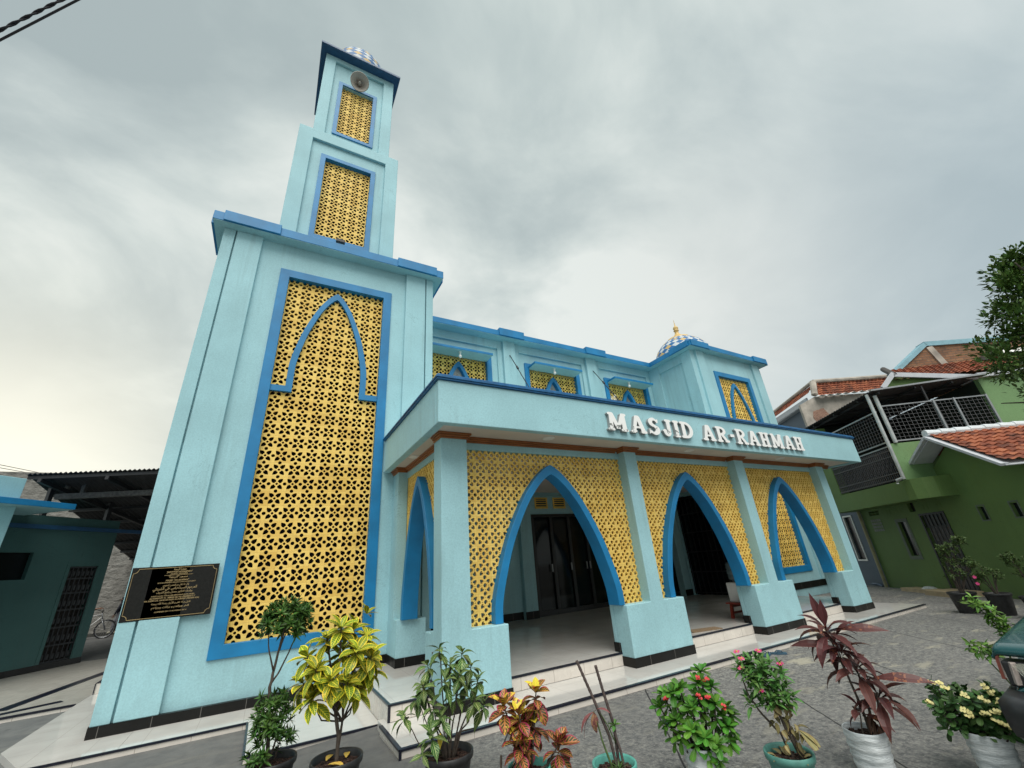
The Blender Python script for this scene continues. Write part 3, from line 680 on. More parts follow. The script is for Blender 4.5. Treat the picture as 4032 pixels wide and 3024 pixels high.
s_o = cr([(.60, .74), (.6, .93), (.52, .89), (.36, 1.0), (.16, .93), (.07, .74), (.14, .55), (.33, .43), (.42, .33), (.36, .20), (.24, .17), (.12, .34), (.06, .32), (.05, .05), (.13, .1), (.34, 0), (.56, .08), (.65, .28), (.58, .47), (.38, .6), (.28, .7), (.34, .83), (.46, .8), (.53, .7), (.60, .74)], 3)
GLY['S'] = (.70, [s_o[:-1]])
GLY['-'] = (.40, [rect(.05, .33, .4, .58)])
PEEL, _nt, _b = new_mat('white_letter_face')
_k = math_(_nt, 'MULTIPLY', ramp(_nt, noise(_nt, 9, 6, .7), [(.50, (0,) * 3), (.54, (1,) * 3)]), 1)
_sep = N(_nt, 'ShaderNodeSeparateXYZ'); _nt.links.new(objco(_nt), _sep.inputs[0])
_where = math_(_nt, 'MULTIPLY', math_(_nt, 'LESS_THAN', _sep.outputs['X'], 6.35), math_(_nt, 'LESS_THAN', math_(_nt, 'ADD', _sep.outputs['Z'], math_(_nt, 'MULTIPLY', noise(_nt, 3, 2), .3)), 3.78))
_k = math_(_nt, 'MULTIPLY', _k, _where)
_nt.links.new(mix(_nt, _k, (.88, .875, .86), (.22, .23, .22)), _b.inputs['Base Color']); _b.inputs['Roughness'].default_value = .4
sign = thing('name_sign', 'raised white letters reading MASJID AR-RAHMAH on the porch fascia', 'sign', (7.6, 4.93, 3.6), world=True)
EDGE = simple('letter_edge', (.30, .31, .31), .5)
text = 'MASJID AR-RAHMAH'; Hh = .322
wid = [GLY[ch][0] * 1.0 if ch != ' ' else .42 for ch in text]
tot = sum(wid); sc = (10.59 - 4.62) / tot; x = 4.62
for ch, w in zip(text, wid):
    if ch != ' ':
        mb = MB(); f = lambda u, v, d, x=x: (x + u * sc * .87, 4.93 - .062 + d, 3.49 + v * Hh)
        mb.cut(GLY[ch][1], [], f, 0, .006)
        mb.cut(GLY[ch][1], [], lambda u, v, d, x=x: (x + u * sc * .87, 4.93 - .054 + d, 3.49 + v * Hh), 0, .053, 1)
        o = mb.build('letter', [PEEL, EDGE], sign)
        if ch in 'MAS' and x < 6.4: o['label'] = 'letter %s with its white face peeling' % ch
    x += w * sc
# ------------------------------------------------------------------ plaque
plaque = thing('plaque', 'black plaque with gold Arabic and Latin inscription on the foot of the minaret', 'plaque', (-1.14, 8.1, 1.58), world=True)
PB = simple('black_granite', (.012, .012, .011), .42, var=.3, vscale=40, spec=.2)
PG = simple('gold_lettering', (.42, .31, .15), .4, metal=.3)
mb = MB(); px0, px1, pz0, pz1 = -1.645, -.634, 1.244, 1.918
mb.box(px0, px1, 8.085, 8.116, pz0, pz1); mb.build('plate', PB, plaque, bevel=.004)
mb = MB(); pts = []
q = .022; r = .055
for cx, cz, a0 in ((px0 + q, pz0 + q, pi / 2), (px1 - q, pz0 + q, pi), (px1 - q, pz1 - q, -pi / 2), (px0 + q, pz1 - q, 0)):
    arc = [(cx + r * cos(a0 - (pi / 2) * k / 6), cz + r * sin(a0 - (pi / 2) * k / 6)) for k in range(7)]
    pts.append(arc)
loop = [p for a in pts for p in a]
for i in range(len(loop)):
    a, b = loop[i], loop[(i + 1) % len(loop)]; mb.bar((a[0], 8.083, a[1]), (b[0], 8.083, b[1]), .004, .006)
mb.bar((-1.27, 8.083, 1.795), (-.94, 8.083, 1.795), .004, .004)
mb.build('border', PG, plaque)
def text_mesh(name, lines, parent, mat):
    out = MB()
    for body, cx, cz, h, wmax in lines:
        cu = bpy.data.curves.new('t', 'FONT'); cu.body = body; cu.align_x = 'CENTER'; cu.size = h * 1.35; cu.resolution_u = 2; cu.offset = .018 * cu.size; cu.shear = .25 if body[0] < '\u0600' else 0
        o = bpy.data.objects.new('t', cu); COL.objects.link(o); bpy.context.view_layer.update()
        w = max(o.dimensions.x, .001); sx = wmax / w
        me = bpy.data.meshes.new_from_object(o.evaluated_get(bpy.context.evaluated_depsgraph_get()))
        out.add([(cx + v.co.x * sx, 8.0835, cz + v.co.y) for v in me.vertices], [tuple(p.vertices) for p in me.polygons])
        bpy.data.objects.remove(o); bpy.data.curves.remove(cu); bpy.data.meshes.remove(me)
    return out.build(name, mat, parent)
AR = lambda s: s
lines = [('\uFE94\uFEE4\uFEA3\uFEAE\uFEDF\uFE8D \uFE94\uFEF4\uFECC\uFEE4\uFE9F', -1.10, 1.857, .030, .15), ('"JAM\'IYYAH AR-RAHMAH"', -1.105, 1.826, .022, .30), ('JAKARTA - INDONESIA', -1.105, 1.803, .017, .20),
 ('"\uFE94\uFEE4\uFEA3\uFEAE\uFEDF\uFE8D" \uFEAA\uFEA0\uFEB4\uFEE3', -1.11, 1.757, .032, .22), ('MASJID "AR-RAHMAH"', -1.11, 1.716, .022, .27), ('BUMI PANYAWANGAN KENCANA, BANDUNG JAWA BARAT', -1.11, 1.693, .014, .44),
 ('\uFEF1\uFEA9\uFEEE\uFECC\uFEB4\uFEDF\uFE8D \uFEE6\uFEB4\uFEA4\uFEE4\uFEDF\uFE8D \uFEE6\uFEE3 \uFEF0\uFEDF\uFE8E\uFECC\uFE97 \uFEEA\uFEE0\uFEDF \uFED2\uFED7\uFEED', -1.11, 1.655, .024, .30),
 ('\uFEF2\uFEE0\uFE98\uFE91\uFEAE\uFEB8\uFEDF\uFE8D \uFEF2\uFEE0\uFECB \uFEB1\uFE8E\uFE92\uFECB/\uFEAA\uFEF4\uFEB4\uFEDF\uFE8D \uFEE1\uFEEE\uFEA3\uFEAE\uFEE4\uFEDF\uFE8D', -1.11, 1.609, .034, .50),
 ('\uFED2\uFEF3\uFEAE\uFEB8\uFEDF\uFE8D \uFEA2\uFE9F\uFE8D\uFEAD \uFEE5\uFE8D\uFEAA\uFEE4\uFEA3 \uFEAD\uFEEE\uFE98\uFEDB\uFEAA\uFEDF\uFE8D \uFEEA\uFEC4\uFEB3\uFE8D\uFEEE\uFE91', -1.11, 1.565, .026, .41),
 ("WAKAF LILLAHI TA'ALA DARI DERMAWAN SAUDI ARABIA", -1.12, 1.524, .016, .49), ('ALMARHUM Tn. ABBAS ALI AL-SHARBATLY', -1.12, 1.495, .021, .52), ('VIA SHEIKH DR. HAMDAN RAJIH AL-SHAREEF (MEDINA KSA)', -1.12, 1.468, .019, .62),
 ('\uFEEA\uFEE4\uFEA3\uFEAD \uFEEA\uFEE0\uFEDF\uFE8D \uFE94\uFEE4\uFEA3\uFEAD \uFEAD\uFE8D\uFEAE\uFE91\uFEF7\uFE8D \uFEED \uFEAE\uFED4\uFECF \uFEEA\uFEDF \uFEED \uFEDE\uFE92\uFED8\uFE97', -1.12, 1.425, .024, .44), ('\uFEE2\uFEEB\uFE8D\uFEB0\uFE9F\uFEED \uFE95\uFE8E\uFEDB\uFEAE\uFE91 \uFEED \uFEE2\uFEEC\uFED7\uFEAF\uFEAD\uFEED \uFEF4\uFEA8\uFEDF\uFE8D', -1.12, 1.377, .024, .42),
 ('24 DESEMBER 2009 / 07 MUHARRAM 1431 H', -1.11, 1.325, .016, .36)]
text_mesh('inscription', lines, plaque, PG)
# ------------------------------------------------------------------ small things fixed to the mosque
t = thing('horn_loudspeaker', 'grey horn loudspeaker high under the minaret roof slab', 'loudspeaker', (.525, 9.0, 16.0))
hornm = simple('grey_horn', (.45, .41, .36), .5, var=.1)
mb = MB(); prof = [(.275, 0), (.285, .012), (.26, .02), (.2, .09), (.13, .17), (.085, .27), (.07, .30)]
mb.lathe(prof, n=32); mb.lathe([(.27, .002), (.19, .085), (.12, .165), (.075, .26), (.001, .27)], n=32)
h = mb.build('horn', hornm, t, smooth=True); h.rotation_euler = (radians(-90), 0, 0)
mb = MB(); mb.lathe([(.001, .03), (.03, .04), (.045, .08), (.05, .26), (.05, .3)], n=16); t.rotation_euler = (radians(38), 0, 0)
h = mb.build('reflex_cone', hornm, t, smooth=True); h.rotation_euler = (radians(-90), 0, 0)
MB().tube([(0, .28, 0), (0, .335, 0)], .07, 16).build('driver', DARKM, t)
BULB = simple('opal_bulb', (.82, .80, .76), .25, var=.03)
for i, (x, where) in enumerate(((4.13, 'left awning, beside the minaret'), (7.47, 'middle awning of the upper hall'), (10.78, 'right awning, nearest the domed side tower'))):
    t = thing('light_bulb', 'white bulb in a socket under the ' + where, 'light bulb', (x, 9.93, 7.40), group='bulbs under the upper awnings')
    MB().lathe([(.001, 0), (.05, 0), (.05, -.02), (.032, -.025), (.03, -.07), (.02, -.075)], n=16).build('socket', WHITE, t, smooth=True)
    MB().lathe([(.02, -.07), (.024, -.09), (.045, -.13), (.05, -.165), (.035, -.20), (.001, -.212)], n=16).build('bulb', BULB, t, smooth=True)
for x, w in ((5.9, 'left'), (9.29, 'right')):
    t = thing('tie_rod', 'thin black tie rod slanting from the %s upper pilaster to the porch roof' % w, 'tie rod', (x, 10.085, 7.69), group='tie rods of the porch roof')
    MB().tube([(0, 0, 0), (-.02, -.25, -.36), (-.16, -2.55, -3.80)], .014, 6).build('rod', DARKM, t)
    MB().tube([(-.03, -.42, -.60), (-.04, -.5, -.71)], .032, 8).build('turnbuckle', DARKM, t)
t = thing('floodlight', 'small black floodlight at the foot of the minaret middle screen', 'floodlight', (.53, 8.93, 9.36))
MB().box(-.105, .105, -.05, .03, -.05, .045).build('housing', DARKM, t, bevel=.008)
MB().box(-.09, .09, -.056, -.051, -.04, .035).build('lens', GLASS, t)
t = thing('ceiling_lamp', 'small lit lamp hanging inside the right porch arch', 'lamp', (10.75, 6.9, 3.40))
MB().tube([(0, 0, 0), (0, 0, -.1)], .02, 8).build('socket', WHITE, t)
lampm, _nt, _b = new_mat('lit_bulb'); _b.inputs['Emission Color'].default_value = (1, .85, .6, 1); _b.inputs['Emission Strength'].default_value = 1.2
MB().lathe([(.001, -.19), (.03, -.175), (.04, -.14), (.02, -.1)], n=14).build('bulb', lampm, t, smooth=True)
# porch furniture
RED = simple('red_wood', (.20, .022, .010), .45, var=.3, vscale=12, bstr=.2)
t = thing('stool', 'low red wooden stool inside the middle porch arch', 'stool', (8.72, 6.2, .242), rz=radians(88))
MB().box(-.19, .19, -.26, .26, .27, .295).build('seat', RED, t, bevel=.006)
for a in (-1, 1):
    for b in (-1, 1): MB().bar((a * .15, b * .2, 0), (a * .125, b * .17, .27), .05).build('leg', RED, t)
mb = MB(); mb.bar((-.14, -.2, .1), (-.14, .2, .1), .02, .04).bar((.14, -.2, .1), (.14, .2, .1), .02, .04).bar((-.13, -.18, .23), (-.13, .18, .23), .02, .06).bar((.13, -.18, .23), (.13, .18, .23), .02, .06)
mb.build('stretcher', RED, t)
t = thing('water_dispenser', 'white water dispenser with a clear gallon bottle standing on the red stool', 'dispenser', (8.76, 6.24, .538))
MB().box(-.15, .15, -.15, .15, 0, .36).build('body', WHITE, t, bevel=.015)
BOT = simple('water_bottle_plastic', (.10, .14, .15), .08, var=.2)
MB().lathe([(.03, .36), (.05, .38), (.13, .43), (.135, .5), (.125, .515), (.135, .53), (.135, .6), (.125, .615), (.135, .63), (.135, .72), (.1, .75), (.001, .755)], n=24).build('bottle', BOT, t, smooth=True)
mb = MB(); mb.tube([(-.06, -.15, .22), (-.06, -.19, .22), (-.06, -.19, .19)], .012, 8); mb.build('tap', DARKM, t)
MATB = simple('coir_mat', (.22, .15, .085), .95, var=.35, vscale=40, bstr=.5)
tag(MB().prism([(6.78, 5.93), (7.4, 5.72 + .06), (7.46, 6.0), (6.9, 6.16)], lambda u, v, d: (u, v, .2425 + d), 0, .012).build('door_mat', MATB), 'brown coir mat at the top of the steps in the middle arch', 'mat')
SLP = simple('blue_rubber', (.035, .085, .13), .6, var=.2)
def sandal(x, y, rz, label):
    t = thing('sandal', label, 'sandal', (x, y, 0), rz, 'blue sandals by the steps')
    out = cr([(.13, 0), (.115, .04), (.03, .05), (-.08, .038), (-.125, .02), (-.13, 0)], 4)
    MB().prism(out + [(a, -b) for a, b in out[-2:0:-1]], lambda u, v, d: (u, v, d), .001, .022).build('sole', SLP, t)
    mb = MB()
    for sg in (-1, 1): mb.tube([(.075, 0, .02), (.05, .018 * sg, .045), (.0, .042 * sg, .045), (-.03, .043 * sg, .02)], .007, 6)
    mb.build('strap', SLP, t)
sandal(7.02, 4.80, radians(20), 'left blue rubber sandal lying on the concrete by the porch steps')
sandal(7.21, 4.74, radians(-50), 'right blue rubber sandal lying askew nearer the dark red plant')

# ------------------------------------------------------------------ annex building on the left (local: s along the wall towards the camera, t out)
def frame_at(p, a): return (p[0], p[1], 0), math.atan2(a[1], a[0])
loc, rz = frame_at((-4.05, 17.04), (-.62, -.785))
annex = thing('annex_building', 'low turquoise annex with blue slab edge in the shade of the alley roof', 'building', loc, rz)
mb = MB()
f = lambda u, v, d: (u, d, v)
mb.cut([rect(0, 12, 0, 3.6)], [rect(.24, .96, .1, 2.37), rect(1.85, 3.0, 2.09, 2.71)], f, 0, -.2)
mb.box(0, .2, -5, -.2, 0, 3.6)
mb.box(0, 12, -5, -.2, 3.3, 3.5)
aw = mb.build('wall', TEAL_SHADED, annex)
mb = MB(); mb.box(3.27, 12, .005, 1.2, 0, 3.565).box(3.27, 12, 1.0, 1.2, 3.705, 4.19)
mb.build('front_bay', TEAL, annex, bevel=.01)
MB().box(2.33, 12, .01, 1.5, 3.57, 3.70).build('slab', BLUE, annex, bevel=.006)
MB().box(2.35, 12, .02, 1.48, 3.562, 3.569).build('slab_soffit', TEAL, annex)
MB().box(-.76, 12, .0, .07, 3.27, 3.37).build('canopy_edge', BLUED, annex)
MB().box(-.012, 3.27, .002, .014, 0, .14).build('skirting', BLACKT, annex)
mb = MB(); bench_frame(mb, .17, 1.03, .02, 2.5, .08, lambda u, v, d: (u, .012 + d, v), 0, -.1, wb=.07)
door = mb.build('door_frame', TEAL_SHADED, annex)
mb = MB()
for z in (.14, .5, .9, 1.3, 1.7, 2.05, 2.33): mb.box(.25, .95, -.06, -.03, z, z + .035)
for k in range(7): x = .25 + k * .114; mb.box(x, x + .02, -.061, -.031, .12, 2.36)
for k in range(6):
    for z in (.28, .68, 1.08, 1.48, 1.85, 2.2): x = .30 + k * .114; mb.box(x, x + .05, -.058, -.034, z - .07, z + .05)
mb.build('door_grille', DARKM, annex)
MB().box(.24, .96, -.19, -.15, .1, 2.37).build('door', simple('dark_wood', (.02, .013, .01), .6), annex)
MB().box(1.85, 3.0, -.17, -.12, 2.09, 2.71).build('window_pane', GLASS, annex)
mb = MB(); bench_frame(mb, .42, .75, 2.58, 2.72, .03, lambda u, v, d: (u, .004 + d, v), 0, -.02); mb.build('vent', TEAL_SHADED, annex)
for s in (.35, 1.9, 3.6): MB().box(s - .05, s + .05, -.15, -.05, 3.6, 4.35).build('roof_post', DARKM, annex)
# alley roof
ROOFU = simple('weathered_metal_sheet', (.05, .05, .052), .55, metal=.3, var=.25)
t = thing('alley_roof', 'dark corrugated metal roof on steel beams covering the alley beside the minaret', 'roof', (-4.1, 14.2, 4.5), math.atan2(-1.09, 2.79))
mb = MB(); n = 90
vs = []; 
for j, y in enumerate((0, 10.4)):
    for i in range(n + 1): vs.append((-1.62 - 3.6 * j + (5.0 + 3.6 * j) * i / n, y, .02 * cos(i * pi) - .165 * y))
mb.add(vs, [(i, i + 1, n + 2 + i, n + 1 + i) for i in range(n)])
sh = mb.build('roof_sheet', ROOFU, t); so = sh.modifiers.new('s', 'SOLIDIFY'); so.thickness = .012
for k in range(8): MB().bar((-1.6 - .45 * k, .1 + k * 1.3, -.07 - .2145 * k), (3.3, .1 + k * 1.3, -.07 - .2145 * k), .06, .08).build('purlin', DARKM, t)
for x in (-1.3, .2, 1.5, 2.7): MB().bar((x, .05, -.15), (x, 9.8, -1.76), .08, .1).build('rafter', DARKM, t)
mb = MB(); mb.bar((-1.5, .9, -.42), (3.2, .9, -.42), .10, .14).bar((-1.3, .9, -.42), (-1.3, .9, -.1), .08).bar((-.9, .9, -.42), (-.9, .9, -.1), .08); mb.build('beam', simple('rusty_steel', (.10, .095, .09), .7, var=.4, vscale=18), t)
mb = MB(); mb.bar((2.9, 9.6, -4.4), (2.9, 9.6, -1.6), .1); mb.build('post', DARKM, t)
# rough wall behind the alley
m_, nt_, b_ = new_mat('rough_cast_render')
hh = noise(nt_, 1, 6, .65, mapped(nt_, (3.4, 3.4, 5.2)))
nt_.links.new(ramp(nt_, hh, [(.3, (.13, .125, .11)), (.7, (.30, .29, .265))]), b_.inputs['Base Color']); b_.inputs['Roughness'].default_value = .95
bump(nt_, b_, hh, 1, .12)
w = thing('street_wall', 'tall grey rough-rendered wall at the far end of the alley', 'wall', (-5, 25, 0))
MB().box(-9, 8, 0, .4, 0, 6.6).build('wall', m_, w)
MB().box(-9, 8, -.12, -.002, 0, .22).build('plinth', simple('mossy_plinth', (.05, .05, .045), .9, var=.4), w)

# ------------------------------------------------------------------ people and bicycle at the end of the alley
def person(loc, rz, label, J, edges, rad, mats, region, extra=None):
    """one continuous skinned body; region(mid_point, nearest edge)->material index"""
    t = thing('person', label, 'person', loc, rz)
    me = bpy.data.meshes.new('body'); names = list(J); idx = {k: i for i, k in enumerate(names)}
    me.from_pydata([J[k] for k in names], [(idx[a], idx[b]) for a, b in edges], [])
    o = bpy.data.objects.new('body', me); COL.objects.link(o)
    sk = o.modifiers.new('skin', 'SKIN'); ss = o.modifiers.new('sub', 'SUBSURF'); ss.levels = 2; ss.render_levels = 2
    for i, k in enumerate(names):
        r = rad[k]; sv = me.skin_vertices[0].data[i]; sv.radius = r if isinstance(r, tuple) else (r, r); sv.use_root = (k == 'pelvis')
    bpy.context.view_layer.update()
    nm = bpy.data.meshes.new_from_object(o.evaluated_get(bpy.context.evaluated_depsgraph_get()))
    bpy.data.objects.remove(o); bpy.data.meshes.remove(me)
    for m in mats: nm.materials.append(m)
    for p in nm.polygons:
        p.use_smooth = True; best = None
        for a, b in edges:
            A, B = V(J[a]), V(J[b]); ab = B - A; k = max(0, min(1, (p.center - A).dot(ab) / max(ab.length_squared, 1e-9)))
            d = (p.center - A - ab * k).length
            if best is None or d < best[0]: best = (d, a, b, k)
        p.material_index = region(p.center, best)
    nm.name = 'body'; o = bpy.data.objects.new('body', nm); COL.objects.link(o); o.parent = t
    return t
def body_edges():
    e = [('pelvis', 'waist'), ('waist', 'chest'), ('chest', 'neck'), ('neck', 'head'), ('head', 'crown')]
    for s in 'lr':
        e += [('chest', s + 'sh'), (s + 'sh', s + 'el'), (s + 'el', s + 'wr'), (s + 'wr', s + 'palm'), ('pelvis', s + 'hip'), (s + 'hip', s + 'kn'), (s + 'kn', s + 'an'), (s + 'an', s + 'toe')]
        e += [(s + 'wr', s + 'th1'), (s + 'th1', s + 'th2')]
        for k in range(4): e += [(s + 'palm', s + 'f%da' % k), (s + 'f%da' % k, s + 'f%db' % k)]
    return e
def hand(J, R, s, d, side, dn):
    w = V(J[s + 'wr']); d, side, dn = V(d).normalized(), V(side).normalized(), V(dn).normalized()
    p = w + d * .045; J[s + 'palm'] = p; R[s + 'palm'] = (.026, .016)
    for k in range(4):
        a = p + d * (.035 + .004 * (k in (1, 2))) + side * (k - 1.5) * .014 + dn * .008; J[s + 'f%da' % k] = a; J[s + 'f%db' % k] = a + d * (.02 + .006 * (k in (1, 2))) + dn * .022
        R[s + 'f%da' % k] = .0075; R[s + 'f%db' % k] = .0065
    J[s + 'th1'] = w + d * .03 - side * .028; J[s + 'th2'] = w + d * .055 - side * .035 + dn * .015; R[s + 'th1'] = .010; R[s + 'th2'] = .008
SKIN = simple('brown_skin', (.20, .10, .06), .55, var=.08); HAIR = simple('black_hair', (.01, .009, .008), .6)
WSH = simple('white_shirt_cloth', (.62, .63, .68), .8, var=.08); BRS = simple('brown_shorts_cloth', (.045, .03, .028), .85); SHOE = simple('cream_shoe', (.5, .47, .38), .7)
NAV = simple('navy_cloth', (.012, .014, .024), .85); GRYC = simple('grey_skirt_cloth', (.17, .17, .19), .85)
def head_parts(t, c, fwd, s=1.0, skin=SKIN):
    c, fwd = V(c), V(fwd).normalized(); side = V((-fwd.y, fwd.x, 0))
    P = lambda a, b, z: c + fwd * a * s + side * b * s + V((0, 0, z * s))
    for b in (-.032, .032):
        mb = MB(); mb.lathe([(.001, .009), (.009, .004), (.011, 0), (.001, -.008)], P(.083, b, .0), 8); mb.build('eye', HAIR, t, smooth=True)
    for b in (-1, 1):
        mb = MB(); mb.lathe([(.001, .03), (.012, .02), (.014, 0), (.008, -.02), (.001, -.03)], P(-.005, b * .082, -.005), 8); mb.build('ear', skin, t, smooth=True)
    mb = MB(); mb.tube([P(.085, 0, .01), P(.105, 0, -.03), P(.086, 0, -.04)], [.008, .014, .006], 7); mb.build('nose', skin, t, smooth=True)
    mb = MB(); mb.tube([P(.082, -.022, -.065), P(.09, 0, -.063), P(.082, .022, -.065)], .006, 6); mb.build('mouth', simple('lips', (.16, .06, .05), .5), t, smooth=True)
# cyclist: local x = riding direction (picture right)
J = dict(pelvis=(-.02, 0, .80), waist=(.02, 0, .93), chest=(.10, 0, 1.10), neck=(.15, 0, 1.24), head=(.19, 0, 1.33), crown=(.19, 0, 1.43)); R = dict(pelvis=(.105, .12), waist=(.10, .12), chest=(.10, .14), neck=.045, head=(.082, .075), crown=(.06, .058))
for s, y in (('l', .13), ('r', -.13)):
    J[s + 'sh'] = (.13, y, 1.16); J[s + 'el'] = (.30, y * 1.35, 1.02); J[s + 'wr'] = (.48, y * 1.25, 1.06); R[s + 'sh'] = .055; R[s + 'el'] = .036; R[s + 'wr'] = .025
    hand(J, R, s, (1, 0, -.15), (0, -1 if y < 0 else 1, 0), (0, 0, -1))
    J[s + 'hip'] = (.0, y * .65, .78); R[s + 'hip'] = .085
J['lkn'] = (.28, .1, .72); J['lan'] = (.22, .1, .42); J['ltoe'] = (.34, .1, .39); J['rkn'] = (.22, -.1, .56); J['ran'] = (.06, -.11, .20); J['rtoe'] = (.20, -.11, .17)
for s in 'lr': R[s + 'kn'] = .055; R[s + 'an'] = .036; R[s + 'toe'] = .032
def reg_c(c, b):
    a, e = b[1], b[2]
    if e in ('head', 'crown'): return 0
    if e == 'neck': return 0 if b[3] > .5 else 1
    if e in ('waist', 'chest', 'lsh', 'rsh'): return 1
    if e in ('lel', 'rel'): return 1 if b[3] < .7 else 0
    if e in ('lhip', 'rhip', 'lkn', 'rkn'): return 2
    if e in ('ltoe', 'rtoe'): return 3
    return 0
t = person((-5.95, 23.5, .09), 0, 'child in white shirt and dark shorts riding a bicycle, half hidden by the annex', J, body_edges(), R, [SKIN, WSH, BRS, SHOE], reg_c)
head_parts(t, J['head'], (1, 0, 0), .95)
mb = MB(); mb.lathe([(.088, -.01), (.092, .03), (.085, .08), (.05, .115), (.001, .125)], (.175, 0, 1.345), 16); mb.build('hair', HAIR, t, smooth=True)
# bicycle
t = thing('bicycle', 'white-framed bicycle with black tyres ridden along the street wall', 'bicycle', (-5.13, 23.5, .09))
def wheel(x):
    mb = MB(); n = 36
    for k in range(n):
        a0, a1 = 2 * pi * k / n, 2 * pi * (k + 1) / n
    ringp = [(x + .30 * cos(2 * pi * k / 36), 0, .32 + .30 * sin(2 * pi * k / 36)) for k in range(37)]
    w = MB().tube(ringp, .022, 8, cap=False).build('wheel', BLACKP, t, smooth=True)
    MB().tube([(x + .272 * cos(2 * pi * k / 36), 0, .32 + .272 * sin(2 * pi * k / 36)) for k in range(37)], .010, 6, cap=False).build('rim', GREYM, w)
    m2 = MB(); m2.tube([(x, -.04, .32), (x, .04, .32)], .02, 8)
    for k in range(16): a = 2 * pi * k / 16; m2.tube([(x, .015 * (-1) ** k, .32), (x + .27 * cos(a), 0, .32 + .27 * sin(a))], .0018, 4)
    m2.build('spoke', GREYM, w)
wheel(0); wheel(-.98)
FRW = simple('white_frame_paint', (.68, .68, .66), .35)
mb = MB(); mb.tube([(-.21, 0, .84), (-.62, 0, .78)], .017).tube([(-.19, 0, .74), (-.60, 0, .33)], .02).tube([(-.70, 0, .90), (-.60, 0, .33)], .016).tube([(-.60, .02, .33), (-.98, .05, .32)], .011).tube([(-.60, -.02, .33), (-.98, -.05, .32)], .011).tube([(-.64, 0, .76), (-.98, .05, .32)], .010).tube([(-.64, 0, .76), (-.98, -.05, .32)], .010)
mb.build('frame', FRW, t, smooth=True)
mb = MB(); mb.tube([(-.2, 0, .88), (-.15, 0, .66)], .02)
for y in (-.05, .05): mb.tube([(-.15, y, .66), (0, y, .32)], .014)
mb.tube([(-.15, -.05, .66), (-.15, .05, .66)], .016); mb.build('fork', GREYM, t, smooth=True)
mb = MB(); mb.tube([(-.21, 0, .86), (-.2, 0, .95)], .014).tube([(-.28, -.28, .99), (-.2, -.1, .95), (-.2, .1, .95), (-.28, .28, .99)], .012); mb.build('handlebar', BLACKP, t, smooth=True)
mb = MB(); mb.box(-.84, -.58, -.06, .06, .90, .95); mb.build('saddle', BLACKP, t, bevel=.02)
mb = MB(); mb.tube([(-.60, -.05, .33), (-.52, -.06, .20)], .01).tube([(-.52, -.05, .20), (-.52, -.14, .20)], .018).tube([(-.60, .05, .33), (-.68, .06, .46)], .01).tube([(-.68, .05, .46), (-.68, .14, .46)], .018).tube([(-.6, -.03, .33), (-.6, .03, .33)], .07, 16); mb.build('crank', DARKM, t)
# walker in dark clothes
J = dict(pelvis=(0, 0, .70), waist=(0, 0, .82), chest=(0, 0, .98), neck=(0, 0, 1.10), head=(-.015, 0, 1.20), crown=(-.01, 0, 1.29)); R = dict(pelvis=(.13, .11), waist=(.11, .10), chest=(.125, .10), neck=.05, head=(.078, .08), crown=(.06, .06))
for s, y in (('l', .13), ('r', -.13)):
    J[s + 'sh'] = (0, y, 1.03); J[s + 'el'] = (.05 if s == 'l' else -.06, y * 1.45, .83); J[s + 'wr'] = (-.02 if s == 'l' else -.12, y * 1.4, .67); R[s + 'sh'] = .052; R[s + 'el'] = .04; R[s + 'wr'] = .026
    hand(J, R, s, (-.2, 0, -1), (1, 0, 0), (-1, 0, 0))
    J[s + 'hip'] = (0, y * .6, .66); R[s + 'hip'] = .09; q = -.14 if s == 'l' else .10
    J[s + 'kn'] = (q * .6 - .03, y * .6, .38); J[s + 'an'] = (q, y * .6, .07); J[s + 'toe'] = (q - .13, y * .6, .035); R[s + 'kn'] = .07; R[s + 'an'] = .045; R[s + 'toe'] = .03
def reg_w(c, b):
    e = b[2]
    if e in ('head', 'crown'): return 1 if c.x > -.045 or c.z > 1.27 else 0
    if e in ('lpalm', 'rpalm') or e[1:2] in ('f',) or e[1:3] == 'th': return 0
    if e in ('lhip', 'rhip', 'lkn', 'rkn', 'lan', 'ran'): return 2
    if e in ('ltoe', 'rtoe'): return 3
    return 1
t = person((-4.93, 24.1, .19), 0, 'girl in dark navy headscarf and grey skirt walking by the street wall', J, body_edges(), R, [SKIN, NAV, GRYC, SHOE], reg_w)
head_parts(t, J['head'], (-1, 0, 0), .9)

# ------------------------------------------------------------------ houses on the right (local: s towards the camera along the front, t into the house)
loc, rz = frame_at((17.97, 7.3), (-.6, -.8))
GREEN = plaster('green_plaster', (.120, .200, .062), (.08, .1, .06), .3)
GREEN2 = plaster('light_green_plaster', (.165, .285, .125), (.1, .12, .08), .3)
LIGHTF = simple('pale_grey_paint', (.48, .50, .53), .6, var=.08)
def tile_roof(mb, p00, p10, p01, nu, nv, amp=.02, mi=0):
    """rows of pantiles: p00->p10 along the eave, p00->p01 up the slope"""
    p00, p10, p01 = V(p00), V(p10), V(p01); U, W = p10 - p00, p01 - p00; nrm = U.cross(W).normalized()
    if nrm.z < 0: nrm = -nrm
    vs = []; k = 6; cols = nu * k
    for j in range(nv):
        for e in (0, 1):
            for i in range(cols + 1):
                h = amp * sin(2 * pi * i / k) + (amp * 1.7 if e == 0 else 0) + random.uniform(-.002, .002)
                vs.append(p00 + U * (i / cols) + W * ((j + e * 1.0) / nv) + nrm * h)
    n = cols + 1
    mb.add(vs, [(r * n + i, r * n + i + 1, (r + 1) * n + i + 1, (r + 1) * n + i) for r in range(2 * nv - 1) for i in range(cols)], mi)
m_, nt_, b_ = new_mat('clay_roof_tile'); RTILE = m_
vz = N(nt_, 'ShaderNodeTexVoronoi'); vz.inputs['Scale'].default_value = 5.5; nt_.links.new(objco(nt_), vz.inputs['Vector'])
